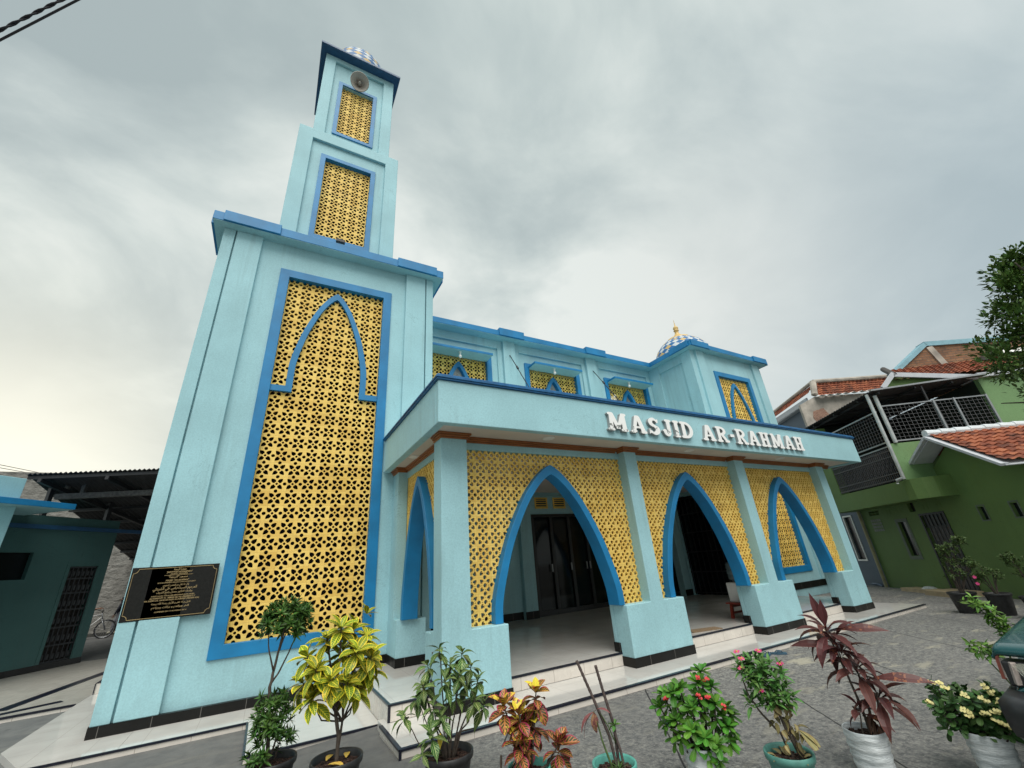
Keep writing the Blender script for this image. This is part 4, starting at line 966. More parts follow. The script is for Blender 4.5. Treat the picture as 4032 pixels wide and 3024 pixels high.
c_ = ramp(nt_, vz.outputs['Color'], [(.1, (.13, .035, .018)), (.5, (.27, .075, .035)), (.9, (.38, .13, .06))])
c_ = mix(nt_, ramp(nt_, noise(nt_, 2.2, 6, .7), [(.5, (0,) * 3), (.68, (.8,) * 3)]), c_, (.05, .032, .026))
nt_.links.new(c_, b_.inputs['Base Color']); b_.inputs['Roughness'].default_value = .85
def brickmat(name, c1, c2, mort, sc):
    m, nt, b = new_mat(name); br = N(nt, 'ShaderNodeTexBrick'); br.inputs['Scale'].default_value = sc
    br.inputs['Color1'].default_value = (*c1, 1); br.inputs['Color2'].default_value = (*c2, 1); br.inputs['Mortar'].default_value = (*mort, 1)
    br.inputs['Mortar Size'].default_value = .018; br.inputs['Brick Width'].default_value = .5; br.inputs['Row Height'].default_value = .18
    sp = N(nt, 'ShaderNodeSeparateXYZ'); nt.links.new(objco(nt), sp.inputs[0]); cb = N(nt, 'ShaderNodeCombineXYZ')
    nt.links.new(math_(nt, 'ADD', sp.outputs['X'], sp.outputs['Y']), cb.inputs['X']); nt.links.new(sp.outputs['Z'], cb.inputs['Y'])
    nt.links.new(cb.outputs[0], br.inputs['Vector'])
    c = mix(nt, ramp(nt, noise(nt, 1.6, 6, .7), [(.48, (0,) * 3), (.66, (.75,) * 3)]), br.outputs['Color'], (.07, .05, .04))
    nt.links.new(c, b.inputs['Base Color']); b.inputs['Roughness'].default_value = .92; bump(nt, b, br.outputs['Fac'], .5, .02); return m
BRICK = brickmat('old_brick', (.22, .105, .055), (.31, .165, .09), (.15, .105, .075), 2.1)
gh = thing('green_house', 'two-storey green house with caged balcony, dark metal awning and tiled gable wing', 'house', loc, rz)
mb = MB()
f = lambda u, v, d: (u, d, v)
op = [rect(1.56, 1.87, .95, 1.95), rect(2.55, 3.36, .1, 2.03), rect(4.43, 4.60, 1.74, 2.05), rect(5.27, 5.44, 1.74, 2.05), rect(.40, .88, 2.2, 2.33), rect(2.22, 2.46, 2.15, 2.44)]
mb.cut([[(-.02, 0), (7.0, 0), (7.0, 2.5), (6.3, 2.55), (4.55, 3.72), (3.3, 2.9), (-.02, 2.9)]], op, f, 0, .2)
mb.box(-.02, .2, .2, 5, 0, 2.9).box(6.8, 7.0, .2, 5, 0, 2.5)
wall = mb.build('wall', GREEN, gh)
mb = MB(); mb.cut([[(-.3, -.8), (3.55, -.8), (3.8, -.77), (4.0, -.62), (4.1, -.4), (4.14, -.001), (-.3, -.001)]], [], lambda u, v, d: (u, v, d), 2.40, 2.93)
mb.build('balcony', GREEN, gh)
mb = MB(); mb.box(-.3, .66, -.78, -.5, 2.935, 5.3)
mb.build('upper_wall', GREEN, gh)
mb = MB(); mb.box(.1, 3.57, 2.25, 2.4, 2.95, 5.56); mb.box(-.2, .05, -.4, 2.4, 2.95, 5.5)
mb.build('balcony_wall', simple('shaded_green_paint', (.010, .016, .010), .8), gh)  # house green darkened to paint in the shade deep inside the cage
mb = MB(); mb.box(3.6, 3.72, -.78, 3.4, 2.935, 3.95); mb.box(3.58, 3.72, 2.24, 6.5, 3.955, 5.62)
mb.build('parapet', GREEN2, gh)
mb = MB(); mb.box(.06, 3.56, -.48, 2.24, 2.935, 2.96); mb.build('balcony_floor', DARKC, gh)
mb = MB()
for k in range(36): s = .74 + k * (2.92 / 35); mb.bar((s, -.77, 2.96), (s, -.77, 3.86), .024, .024)
for z in (3.0, 3.16, 3.62, 3.78): mb.bar((.72, -.79, z), (3.68, -.79, z), .02, .03)
for k in range(17):
    for z in (3.28, 3.40, 3.52): s = .80 + k * .171 + (.0857 if z == 3.40 else 0); mb.tube([(s + .038 * cos(a * pi / 5), -.80, z + .038 * sin(a * pi / 5)) for a in range(11)], .008, 4, cap=False)
mb.build('balcony_grille', simple('grey_iron', (.075, .075, .08), .6, metal=.2), gh)
mb = MB()
for z in (3.90, 4.02, 4.92): mb.bar((.7, -.77, z), (3.7, -.77, z), .035, .035, mi=1)
for k in range(9): mb.bar((.7, -.765, 4.02 + k * .1), (3.7, -.765, 4.02 + k * .1), .006)
for k in range(25): mb.bar((.75 + k * .122, -.765, 4.02), (.75 + k * .122, -.765, 4.92), .006)
for z in (4.02, 5.07): mb.bar((3.7, -.6, z), (3.7, 2.22, z), .035, .035, mi=1)
for k in range(10): mb.bar((3.7, -.6, 4.02 + k * .105), (3.7, 2.2, 4.02 + k * .105), .006)
for k in range(24): mb.bar((3.7, -.55 + k * .12, 4.02), (3.7, -.55 + k * .12, 5.07), .006)
for t_ in (.83, 1.37, 2.22): mb.bar((3.71, t_, 3.96), (3.71, t_, 5.1), .045, mi=1)
mb.build('window_cage', [simple('grey_iron_mesh', (.16, .16, .165), .5, metal=.3), GREYM], gh)
mb = MB(); mb.tube([(3.76, -.86, 2.95), (3.76, -.86, 5.45)], .045, 10).tube([(3.74, -.64, 3.96), (3.74, -.64, 5.4)], .05, 10).tube([(3.76, -.86, 3.05), (3.76, -.88, 2.98), (3.62, -.95, 2.95), (3.6, -.95, 2.86)], .04, 10)
mb.build('drain_pipe', simple('zinc_pipe', (.45, .47, .46), .4, metal=.4), gh)
SHEET = simple('dark_awning_sheet', (.035, .034, .035), .7, var=.4, vscale=8)
mb = MB(); n = 60
vs = [(-.35 + 4.3 * i / n, y, z + .015 * (-1) ** i) for y, z in ((-.85, 5.50), (2.3, 5.62)) for i in range(n + 1)]
mb.add(vs, [(i, i + 1, n + 2 + i, n + 1 + i) for i in range(n)]); aw = mb.build('awning', SHEET, gh); so = aw.modifiers.new('s', 'SOLIDIFY'); so.thickness = .012
mb = MB()
for y in (-.6, .4, 1.4): mb.bar((-.3, y, 5.46 + .038 * y), (3.9, y, 5.46 + .038 * y), .04, .06)
for s in (.6, 1.9, 3.2): mb.bar((s, -.8, 5.43), (s, 2.2, 5.55), .04, .05)
mb.bar((3.9, .55, 5.05), (3.9, .55, 5.5), .04)
mb.build('awning_frame', DARKM, gh)
MB().bar((3.97, -.85, 5.51), (3.97, 2.35, 5.63), .05, .045).build('gutter', GREYM, gh)
# main roof
mb = MB(); tile_roof(mb, (3.75, .1, 5.80), (3.75, 8.1, 5.80), (2.42, .95, 6.62), 40, 9)
rf = mb.build('roof', RTILE, gh)
mb = MB(); mb.bar((3.78, .08, 5.98), (3.78, 2.2, 5.62), .06, .14).bar((3.78, 2.2, 5.66), (3.78, 8, 5.66), .1, .13).bar((3.78, .1, 6.02), (3.78, -.35, 5.60), .06, .12).box(3.2, 3.7, 2.2, 8, 5.58, 5.6)
mb.build('fascia', LIGHTF, gh)
mb = MB(); mb.cut([[(-.3, 5.62), (2.2, 5.62), (.1, 6.02)]], [], lambda u, v, d: (3.60 + d, u, v), 0, .05); mb.build('gable_wall', GREEN, gh)
MB().tube([(3.78, .1, 5.98), (2.4, .95, 6.68)], .08, 8).build('ridge_tile', simple('dark_mortar', (.06, .055, .05), .9), gh)
# gable wing roof
for sg, se, ze in ((-1, 3.02, 2.93), (1, 6.15, 2.80)):
    mb = MB(); tile_roof(mb, (se, -.42, ze + .10), (se, 5, ze + .10), (4.55, -.42, 3.95), 26, 9); mb.build('roof', RTILE, gh)
    MB().bar((se - .02 * sg, -.45, ze + .02), (4.55, -.45, 3.87), .06, .17, (0, 1, 0)).build('fascia', LIGHTF, gh)
    MB().bar((se, -.2, ze + .0), (4.55, -.2, 3.80), .5, .02, (-sg * .5, 0, 1)).build('soffit', LIGHTF, gh)
MB().box(2.93, 3.1, -.5, 5, 2.86, 2.99).build('gutter', GREYM, gh)
mb = MB()
for k in range(17): mb.lathe([(.095 + .012 * (i % 2), .33 * i / 4) for i in range(5)], n=10)
mb = MB()
for k in range(16): mb.tube([(4.55, -.46 + k * .35, 3.97), (4.55, -.46 + (k + 1.04) * .35, 3.955)], [.10, .085], 10)
mb.build('ridge_tile', simple('white_ridge_paint', (.62, .66, .68), .6, var=.1), gh)
for a, b, c, d in ((4.43, 4.60, 1.74, 2.05), (5.27, 5.44, 1.74, 2.05), (1.56, 1.87, .95, 1.95)):
    mb = MB(); bench_frame(mb, a - (.10 if a < 2 else .03), b + (.10 if a < 2 else .03), c - (.10 if a < 2 else .02), d + .05, .09 if a < 2 else .028, lambda u, v, d: (u, -.012 + d, v), 0, .02)
    w = mb.build('window', simple('grey_green_frame', (.10, .125, .095), .6), gh); MB().box(a - .01, b + .01, .07, .09, c - .01, d + .01).build('pane', simple('dark_glass', (.01, .014, .018), .12), w)
d = MB().box(2.55, 3.36, .08, .11, .1, 2.03).build('door', simple('curtain_behind_door', (.14, .13, .14), .8, var=.3, vscale=5), gh)
mb = MB(); bench_frame(mb, 2.50, 3.40, .08, 2.07, .05, lambda u, v, d: (u, -.02 + d, v), 0, .05)
for z in (.5, .9, 1.3, 1.7): mb.bar((2.55, .02, z), (3.36, .02, z), .022)
for k in range(5): s = 2.68 + k * .135; mb.bar((s, .02, .1), (s, .02, 2.03), .018)
mb.box(2.55, 3.36, .03, .04, 1.72, 2.03)
mb.build('door_grille', DARKM, gh)
mb = MB(); 
for k in range(5):
    for j in range(4): mb.box(.36 + k * .1, .44 + k * .1, -.01, -.001, 1.70 + j * .1, 1.78 + j * .1)
mb.build('breeze_block', simple('dusty_white_block', (.22, .24, .21), .8), gh)
mb = MB(); mb.box(.40, .88, .1, .12, 2.2, 2.33).box(2.22, 2.46, .1, .12, 2.15, 2.44); mb.build('vent', DARKM, gh)
mb = MB()
for s in (.56, .72): mb.box(s - .012, s + .012, .0, .1, 2.2, 2.33)
mb.box(.4, .88, .02, .08, 2.255, 2.275); mb.build('vent_bar', GREEN, gh)
for s in (1.25, 1.72, 2.78, 3.25): mb = MB(); bench_frame(mb, s, s + .16, 2.16, 2.33, .02, lambda u, v, d: (u, -.006 + d, v), 0, .006); mb.build('vent_frame', GREEN, gh)
MB().tube([(-.06, -.06, 0), (-.03, -.06, 2.42)], .05, 10).build('downpipe', simple('beige_pipe', (.33, .30, .17), .5), gh)
mb = MB(); mb.box(1.2, 2.5, -.45, -.02, 0, .09).box(2.5, 3.5, -.7, -.02, 0, .12); mb.build('doorstep', simple('tan_step_tile', (.42, .33, .21), .5), gh)
tag(MB().lathe([(.001, .06), (.10, .05), (.16, .0)], (0, 0, 0), 14, fn=lambda a, z: 1 + .2 * sin(3 * a)).build('plastic_bag', BAG, smooth=True), 'crumpled white plastic bag on the step of the green house', 'bag').location = (16.7, 5.87, .09)
# blue house beside it
bh = thing('blue_house', 'slate-blue house with a white-framed window left of the green house', 'house', loc, rz)
SLATE = plaster('slate_blue_plaster', (.115, .15, .19), (.06, .07, .08), .3)
mb = MB(); mb.cut([rect(-9, -.1, 0, 2.9)], [rect(-1.15, -.72, .84, 2.28)], f, .05, .25); mb.box(-9, -2.35, 1.45, 1.65, 2.9, 7.3); mb.box(-.3, -.1, .25, 6, 0, 5.6); mb.build('wall', SLATE, bh)
mb = MB(); bench_frame(mb, -1.2, -.67, .79, 2.33, .05, lambda u, v, d: (u, .03 + d, v), 0, .06); w = mb.build('window', WHITE, bh)
MB().box(-1.16, -.71, .12, .14, .83, 2.29).build('pane', simple('curtained_glass', (.06, .05, .05), .2, var=.4), w)
mb = MB(); mb.tube([(-.25, -.05, .02), (-.5, -.05, .08), (-.8, -.03, .06)], .03, 8); mb.build('water_pipe', simple('blue_pipe', (.06, .10, .16), .5), bh)
mb = MB()
tile_roof(mb, (-7.5, 1.15, 7.62), (-2.35, 1.15, 7.62), (-7.5, 1.6, 8.08), 40, 4); tile_roof(mb, (-2.15, 1.25, 7.45), (-2.15, 6.2, 7.25), (-2.3, 1.5, 8.1), 32, 6)
mb.build('roof', RTILE, bh)
PLW = simple('worn_render', (.40, .36, .31), .9, var=.35, vscale=2.4, bstr=.4, bscale=20)
mb = MB(); mb.tube([(-7.5, 1.6, 8.13), (-2.25, 1.52, 8.16)], .08, 8).tube([(-2.25, 1.52, 8.16), (-2.25, 6.2, 7.92)], .085, 8).tube([(-2.25, 1.5, 8.14), (-2.1, 1.28, 7.48)], .13, 8); mb.build('ridge_tile', PLW, bh)
mb = MB(); mb.bar((-7.5, 1.2, 7.48), (-2.6, 1.2, 7.42), .06, .22).box(-7.5, -2.6, 1.2, 1.5, 7.3, 7.33); mb.build('fascia', LIGHTF, bh)
mb = MB(); mb.cut([[(.57, 5.4), (.57, 7.1), (1.3, 7.42), (3.6, 7.3), (3.6, 5.4)]], [], lambda u, v, d: (-2.16 + d, u, v), 0, -.15)
mb.build('side_wall', PLW, bh)
m_ = brickmat('exposed_brick', (.28, .12, .075), (.34, .17, .11), (.36, .31, .26), 4)
mb = MB(); mb.cut([[(.9, 6.45), (1.0, 6.75), (1.45, 6.85), (1.6, 6.5), (1.4, 6.3), (1.0, 6.25)]], [], lambda u, v, d: (-2.155 + d, u, v), 0, -.01); mb.build('bare_brick_patch', m_, bh)
mb = MB(); n = 16; vs = [(-2.12 + .28 * e, 1.25 + 2.6 * i / n, 7.36 + .06 * (i % 2) - .05 * e - .02 * i / n) for e in (0, 1) for i in range(n + 1)]
mb.add(vs, [(i, i + 1, n + 2 + i, n + 1 + i) for i in range(n)]); mb.build('flashing_sheet', WHITE, bh)
# brick gable house further back
bk = thing('brick_house', 'bare brick gable with pale blue coping rising behind the green house roof', 'house', loc, rz)
mb = MB(); mb.cut([[(1.45, 5.6), (1.45, 6.62), (2.52, 7.34), (8, 7.0), (8, 5.6)]], [], lambda u, v, d: (2.40 + d, u, v), 0, -.3); mb.build('wall', BRICK, bk)
COP = simple('pale_blue_coping', (.22, .40, .47), .7, var=.15)
mb = MB(); mb.bar((2.27, 1.25, 6.52), (2.27, 2.54, 7.40), .38, .13).bar((2.27, 2.5, 7.40), (2.27, 8, 7.06), .38, .16); mb.build('coping', COP, bk)
mb = MB(); mb.bar((2.42, 2.6, 7.28), (2.42, 2.95, 6.0), .05, .2, (0, 1, 0)); mb.build('pilaster', PLW, bk)
mb = MB(); mb.quad((2.7, 4.35, 6.66), (2.7, 5.2, 6.64), (2.45, 5.2, 6.86), (2.45, 4.3, 6.88)); mb.add([(2.9, 3.55, 6.42), (2.75, 4.3, 6.82), (2.45, 4.3, 6.90), (2.45, 3.6, 6.60)], [(0, 1, 2, 3)], 1)
sk = mb.build('roof_flap', [WHITE, DARKM], bk); so = sk.modifiers.new('s', 'SOLIDIFY'); so.thickness = .03

# ------------------------------------------------------------------ potted plants (local x to the right seen from the photographer, y away)
rnd = random.uniform
def plant_root(pos, label, group, name='potted_plant', cat='potted plant'):
    d = V((pos[0], pos[1], 0)).normalized()
    return thing(name, label, cat, (pos[0], pos[1], gz(*pos)), math.atan2(-d.x, d.y), group)
def pot(root, kind, r, h, mat, soil=None):
    if kind == 'sack':
        prof = []; n = 15
        for i in range(n + 1):
            z = h * i / n; prof.append((r * (.84 + .16 * i / n + .035 * sin(i * 2.1)), z))
        prof += [(r * .985, h + .004), (r * .955, h - .002), (r * .93, h - .05)]
        ph = rnd(0, 6)
        fn = lambda a, z: 1 + .035 * sin(3 * a + ph + 5 * z) + .015 * sin(7 * a - 9 * z)
        o = MB().lathe([(.001, 0)] + prof, n=40, fn=fn).build('sack', mat, root, smooth=True)
        zs = h - .045; rs = r * .93
    else:
        rim = .012 if r < .25 else .03
        prof = [(.001, 0), (r * .70, 0), (r * .72, .01), (r * .93, h - .05), (r * .94, h - .045), (r + rim * .2, h - .04), (r + rim * .5, h - .02), (r + rim * .4, h), (r, h + .004), (r - rim, h - .006), (r * .88, h - .07)]
        o = MB().lathe(prof, n=48).build('pot', mat, root, smooth=True); zs = h - .05; rs = r * .9
    mb = MB(); vs = [(0, 0, zs + .012)]; k = 28
    for q in (.25, .5, .75, 1): vs += [(rs * q * cos(2 * pi * i / k), rs * q * sin(2 * pi * i / k), zs + rnd(-.008, .012) * (1.1 - q)) for i in range(k)]
    fs = [(0, 1 + i, 1 + (i + 1) % k) for i in range(k)] + [(1 + j * k + i, 1 + (j + 1) * k + i, 1 + (j + 1) * k + (i + 1) % k, 1 + j * k + (i + 1) % k) for j in range(3) for i in range(k)]
    mb.add(vs, fs)
    for i in range(70):
        a, q = rnd(0, 2 * pi), rs * sqrt(rnd(0, .9)); c = V((q * cos(a), q * sin(a), zs + .01)); e = rnd(.006, .016)
        mb.box(c.x - e, c.x + e, c.y - e * .5, c.y + e * .5, c.z - .004, c.z + e * rnd(.3, .8))
    mb.build('soil', SOIL, root)
    return zs
def rosette(mb, c, axis, n, L, W, e0=15, e1=75, bend=.7, prof=None, fold=.25, rv=None, jit=.2, spread=0, mi=0):
    """leaves spiralling round a shoot tip, the inner ones more upright"""
    c, ax = V(c), V(axis).normalized(); a0 = ax.cross(V((.3, .9, .1))).normalized(); b0 = ax.cross(a0)
    ph = rnd(0, 6.28)
    for i in range(n):
        a = ph + i * 2.4 + rnd(-jit, jit); e = radians(e0 + (e1 - e0) * (i / max(1, n - 1)) + rnd(-9, 9))
        d = (a0 * cos(a) + b0 * sin(a)) * cos(e) + ax * sin(e)
        k = rnd(.75, 1.15) * (1 - .25 * i / n)
        mb.leaf(c - ax * spread * (1 - i / n), d, ax, L * k, W * k, bend * rnd(.6, 1.4), prof, fold=fold, rnd=rv() if rv else None, mi=mi, twist=rnd(-.3, .3))
def stems(root, paths, mat=None, name='stem'):
    mb = MB()
    for pts, r in paths:
        q = [V(p) for p in pts]; out = []
        for i in range(len(q) - 1):
            for k in range(3):
                t = k / 3; out.append(q[i].lerp(q[i + 1], t) + V((rnd(-1, 1), rnd(-1, 1), 0)) * (.004 if 0 < i * 3 + k else 0))
        out.append(q[-1]); n = len(out)
        mb.tube(out, [r * (1 - .55 * i / (n - 1)) for i in range(n)], 7)
    return mb.build(name, mat or STEM, root, smooth=True)
G1 = 'potted plants lined up in front of the mosque'
Z = lambda u, y, z: (u, y, z)
# 1 clipped narrow-leaved shrub
LF1 = leafmat('narrow_dark_leaf', (.050, .115, .020), (.06, .11, .03), (.05, .10, .03), nv=1, vw=.0, midw=.12, edge_at=1.3, rough=.35)
r = plant_root((.25, 4.86), 'dark-green shrub clipped to a ball above a bushy base, leftmost pot of the row', G1)
pot(r, 'pot', .185, .27, BPOT)
stems(r, [([(-.03, 0, .2), (-.05, .0, .5), (-.085, 0, .78), (-.075, .01, .92), (-.05, 0, 1.08), (-.03, 0, 1.22)], .017), ([(-.085, 0, .80), (-.02, .02, .90), (.05, .02, 1.08), (.10, .03, 1.2)], .009), ([(-.08, 0, .9), (-.13, -.02, 1.05), (-.16, 0, 1.2)], .008), ([(-.05, 0, 1.05), (-.01, -.05, 1.2), (.0, -.08, 1.28)], .007),
         ([(-.03, 0, .25), (.03, -.03, .45), (.06, -.02, .62)], .009), ([(-.04, 0, .25), (-.10, .02, .42), (-.13, .02, .52)], .008), ([(.02, .03, .25), (.05, .05, .4), (.09, .04, .48)], .007)])
mb = MB(); P1 = (.25, .9, 1, .75, .35, .02)
for i in range(115):
    a, e = rnd(0, 6.28), math.asin(rnd(-.65, 1)); q = rnd(.55, 1); c = V((-.03 + .215 * q * cos(a) * cos(e), .19 * q * sin(a) * cos(e), 1.27 + .185 * q * sin(e)))
    rosette(mb, c, V((cos(a) * cos(e), sin(a) * cos(e), sin(e) + .8)), 12, .088, .021, 5, 75, .5, P1)
for i in range(95):
    z = rnd(.28, .72); k = .15 * (1 - (z - .28) * 1.15) + .03; a = rnd(0, 6.28); c = V((-.03 + k * cos(a) * rnd(.4, 1.2), k * sin(a) * rnd(.4, 1), z))
    rosette(mb, c, V((cos(a) * .7, sin(a) * .7, .8)), 11, .085, .019, -5, 70, .5, P1)
mb.build('foliage', LF1, r)
# 2 yellow croton
LF2 = leafmat('yellow_croton_leaf', (.085, .16, .016), (.68, .54, .035), (.60, .54, .05), tip=(.70, .48, .03), edge_at=.78, nv=9, vw=.11, midw=.09, rough=.3)
r = plant_root((.70, 4.45), 'croton with big yellow-veined green leaves on several thin stems, in a black pot', G1)
pot(r, 'pot', .195, .27, BPOT)
tips = [(-.16, .02, 1.12), (-.05, -.08, 1.20), (.06, .05, 1.17), (.17, .0, 1.10), (-.30, .02, 1.0), (-.22, -.12, .92), (.10, -.14, 1.02), (.22, -.06, .95), (-.33, .06, .82), (-.10, -.17, .84), (.04, -.17, .80), (.24, .08, .83), (-.2, .14, .85), (-.02, .15, 1.0), (-.24, -.05, .72), (.12, .02, .72)]
stems(r, [([(0, 0, .2), (.0, 0, .4), (-.04, 0, .58), (x * .8, y * .8, z - .14), (x, y, z)], .014) for x, y, z in tips[:7]] + [([(.0, 0, .3), (.02, .01, .5), (x * .6, y * .6, z - .18), (x, y, z)], .009) for x, y, z in tips[7:]])
mb = MB(); PC = (.16, .55, .92, 1, .86, .5, .03); br = lambda: (rnd(.25, 1), rnd(.0, .52), random.random())
for c in tips: rosette(mb, c, V((c[0] * .9, c[1] * .9 - .1, .55)), 15, .185, .088, -42, 62, .75, PC, rv=br, spread=.06)
rosette(mb, (.16, .03, 1.27), (.2, 0, 1), 7, .13, .05, 5, 60, .6, PC, rv=lambda: (.3, 0, .5))
mb.build('foliage', LF2, r)
mb = MB()
for a, q in ((.5, .08), (2.5, .10), (5, .11), (3.9, .04)): mb.leaf((q * cos(a), q * sin(a), .245), (cos(a * 3), sin(a * 3), .15), (0, 0, 1), .13, .05, .4, PC, rnd=(.9, .9, .5))
mb.build('fallen_leaf', leafmat('dry_yellow_leaf', (.55, .40, .08), (.5, .3, .06), (.45, .30, .06)), r)
# 3 white-veined shrub
LF3 = leafmat('white_veined_leaf', (.042, .105, .022), (.05, .12, .026), (.40, .46, .18), nv=7, vw=.085, midw=.07, edge_at=1.2, rough=.3)
r = plant_root((1.46, 3.95), 'bushy plant with dark leaves netted in cream veins, in a black pot', G1)
pot(r, 'pot', .195, .27, BPOT)
tips = [(-.07, .0, .98), (-.17, .05, .86), (.02, -.08, .88), (.13, .03, .93), (.20, -.02, .84), (-.02, -.14, .78), (-.20, -.05, .74), (.10, -.12, .80), (.26, .04, .72), (-.25, .05, .64), (-.12, -.12, .62), (.16, .1, .70), (.03, .12, .8), (-.35, -.03, .56), (.30, .02, .55), (-.12, -.2, .45), (.22, -.1, .62), (-.05, -.17, .55), (.07, -.05, .66), (-.2, .12, .7)]
stems(r, [([(x * .12, y * .12, .2), (x * .35, y * .35, .38), (x * .75, y * .75, z - .16), (x, y, z)], .0085) for x, y, z in tips[::2]] + [([(x * .5, y * .5, z - .3), (x * .8, y * .8, z - .12), (x, y, z)], .005) for x, y, z in tips[1::2]])
mb = MB(); PS = (.12, .55, .95, .95, .6, .2, .01); br3 = lambda: (rnd(.1, .75), 0, random.random())
for c in tips: rosette(mb, c, V((c[0] * .4, c[1] * .4 - .04, .8)), 10, .155, .065, -42, 50, 1.0, PS, rv=br3, spread=.05)
rosette(mb, (-.19, -.19, .33), (-.3, -.5, .5), 5, .15, .055, -60, 40, .6, PS, rv=br3)
mb.leaf((-.06, -.17, .44), (0, -.2, -1), (0, -1, 0), .10, .04, .3, PS, rnd=(1, .9, .5), mi=1)
mb.build('foliage', [LF3, leafmat('yellow_leaf', (.55, .42, .05), (.55, .4, .05), (.5, .4, .05))], r)
# 4 red and yellow croton
LF4 = leafmat('red_yellow_croton_leaf', (.045, .055, .012), (.30, .035, .050), (.46, .19, .06), tip=(.68, .55, .05), edge_at=.74, nv=6, vw=.16, midw=.13, rough=.3)
r = plant_root((1.86, 3.36), 'low croton with crinkled red, yellow and black-green leaves, in a turquoise pot', G1)
pot(r, 'pot', .152, .25, TPOT)
hd = [(.09, .0, .68), (-.05, -.04, .56), (-.02, .02, .46), (.22, -.02, .36), (-.16, -.02, .62), (-.06, -.07, .40), (.05, .06, .5)]
stems(r, [([(x * .15, y * .2, .2), (x * .6, y * .6, z * .7), (x, y, z)], .010) for x, y, z in hd])
mb = MB(); PB4 = (.2, .5, .85, 1, .95, .6, .04)
top = lambda: (rnd(.5, 1), rnd(.45, .78), random.random()); low = lambda: (rnd(.2, .8), rnd(0, .5), rnd(0, .6))
for i, c in enumerate(hd):
    rosette(mb, c, V((c[0] * .5, -.1, .9)), 7, .145, .085, 20, 72, .5, PB4, rv=top if i != 3 else (lambda: (rnd(.3, .8), rnd(0, .5), .3)), fold=.4)
    rosette(mb, V(c) - V((0, 0, .03)), V((c[0] * .5, -.1, .9)), 9, .15, .09, -50, 15, .9, PB4, rv=low, fold=.3, spread=.05)
mb.build('foliage', LF4, r)
MB().tube([(-.22, .02, 0), (-.20, .0, .32)], .009, 7).build('stake', STEM, r)
# 5 bare sticks
LF5 = leafmat('wilted_purple_leaf', (.16, .055, .06), (.20, .08, .06), (.22, .09, .08), tip=(.35, .22, .10), nv=3, vw=.1, edge_at=.9, rough=.5)
r = plant_root((2.36, 3.01), 'two tall bare ringed canes with a few wilted purple leaves, in a turquoise pot', G1)
pot(r, 'pot', .152, .25, TPOT)
mb = MB()
for pts, w in (([(.02, 0, .2), (-.01, 0, .4), (-.09, .0, .62), (-.185, .0, .87)], .0105), ([(.03, .02, .2), (.035, .02, .45), (-.01, .02, .65), (-.045, .02, .83)], .0105), ([(.07, .0, .2), (.055, 0, .32), (.03, 0, .42)], .009)):
    P = [V(p) for p in pts]; out = []; rr = []
    for i in range(len(P) - 1):
        for k in range(14): out.append(P[i].lerp(P[i + 1], k / 14)); rr.append(w * (1.12 if k % 2 else .92))
    out.append(P[-1]); rr.append(w); mb.tube(out, rr, 8)
mb.build('stem', simple('ringed_cane', (.07, .05, .045), .75, var=.5, vscale=60), r, smooth=True)
stems(r, [([(-.01, -.02, .2), (-.06, -.02, .38), (-.10, -.02, .55)], .009), ([(.03, 0, .36), (-.03, -.01, .5), (-.06, -.01, .54)], .005)], GSTEM, 'shoot')
mb = MB(); PL = (.1, .6, 1, .9, .55, .02)
for d, L, w in (((-.5, -.2, -.2), .17, .05), ((-.15, -.3, -.9), .14, .05), ((.3, -.2, .2), .15, .045), ((-.8, 0, -.6), .2, .035), ((.2, -.2, -.7), .12, .04)): mb.leaf((-.10, -.02, .55), d, (0, 0, 1), L, w, 1.1, PL, rnd=(rnd(.4, .9), rnd(0, .7), .5))
mb.build('foliage', LF5, r)
LF5b = leafmat('plain_green_leaf', (.06, .14, .03), (.07, .16, .04), (.09, .18, .05), nv=4, vw=.06, edge_at=1.3, rough=.4)
mb = MB(); rosette(mb, (.04, .0, .46), (0, -.1, 1), 8, .07, .03, -10, 60, .5, PL); rosette(mb, (.03, -.05, .22), (0, 0, 1), 16, .10, .008, 20, 75, .8, PL); rosette(mb, (.0, .0, .44), (-1, 0, .5), 4, .06, .025, 0, 40, .5, PL)
mb.build('foliage', LF5b, r)
# 6 crown of thorns, red
LF6 = leafmat('bright_green_leaf', (.065, .19, .022), (.075, .21, .03), (.12, .27, .05), nv=5, vw=.05, midw=.09, edge_at=1.3, rough=.33)
PR = (.18, .5, .85, 1, .95, .55)
def flower(mb, c, up, R, n=2, mi=0, k=1):
    up = V(up).normalized(); a0 = up.cross(V((.2, .9, .3))).normalized(); b0 = up.cross(a0)
    for i in range(n):
        a = 2 * pi * i / n + rnd(-.3, .3); d = a0 * cos(a) + b0 * sin(a) + up * .15
        mb.leaf(c, d, up, R, R * k, .25, (.3, .9, 1, .8, .2), fold=.15, mi=mi)
REDF = simple('red_petal', (.50, .012, .015), .5, var=.25, vscale=40)
r = plant_root((3.0, 2.76), 'bright green crown-of-thorns with small red flowers, in a white sack', G1)
pot(r, 'sack', .138, .28, BAG)
tips = [(.10, .02, .72), (.06, -.05, .66), (.15, .0, .63), (-.21, .0, .58), (-.14, -.06, .60), (-.25, -.02, .50), (.04, -.06, .58), (-.02, -.1, .52), (.15, -.06, .54), (.22, .0, .50), (-.08, -.02, .62), (-.15, -.1, .44), (.03, -.14, .36), (.10, -.13, .32), (-.05, -.14, .40), (.20, -.05, .40), (-.2, .03, .38), (.13, .08, .5), (-.1, .1, .5), (.24, .05, .44)]
stems(r, [([(x * .3, y * .3, .22), (x * .7, y * .7, z * .65), (x, y, z)], .011) for x, y, z in tips[:14]], simple('thorny_stem', (.06, .045, .035), .9, var=.4, vscale=50))
mb = MB()
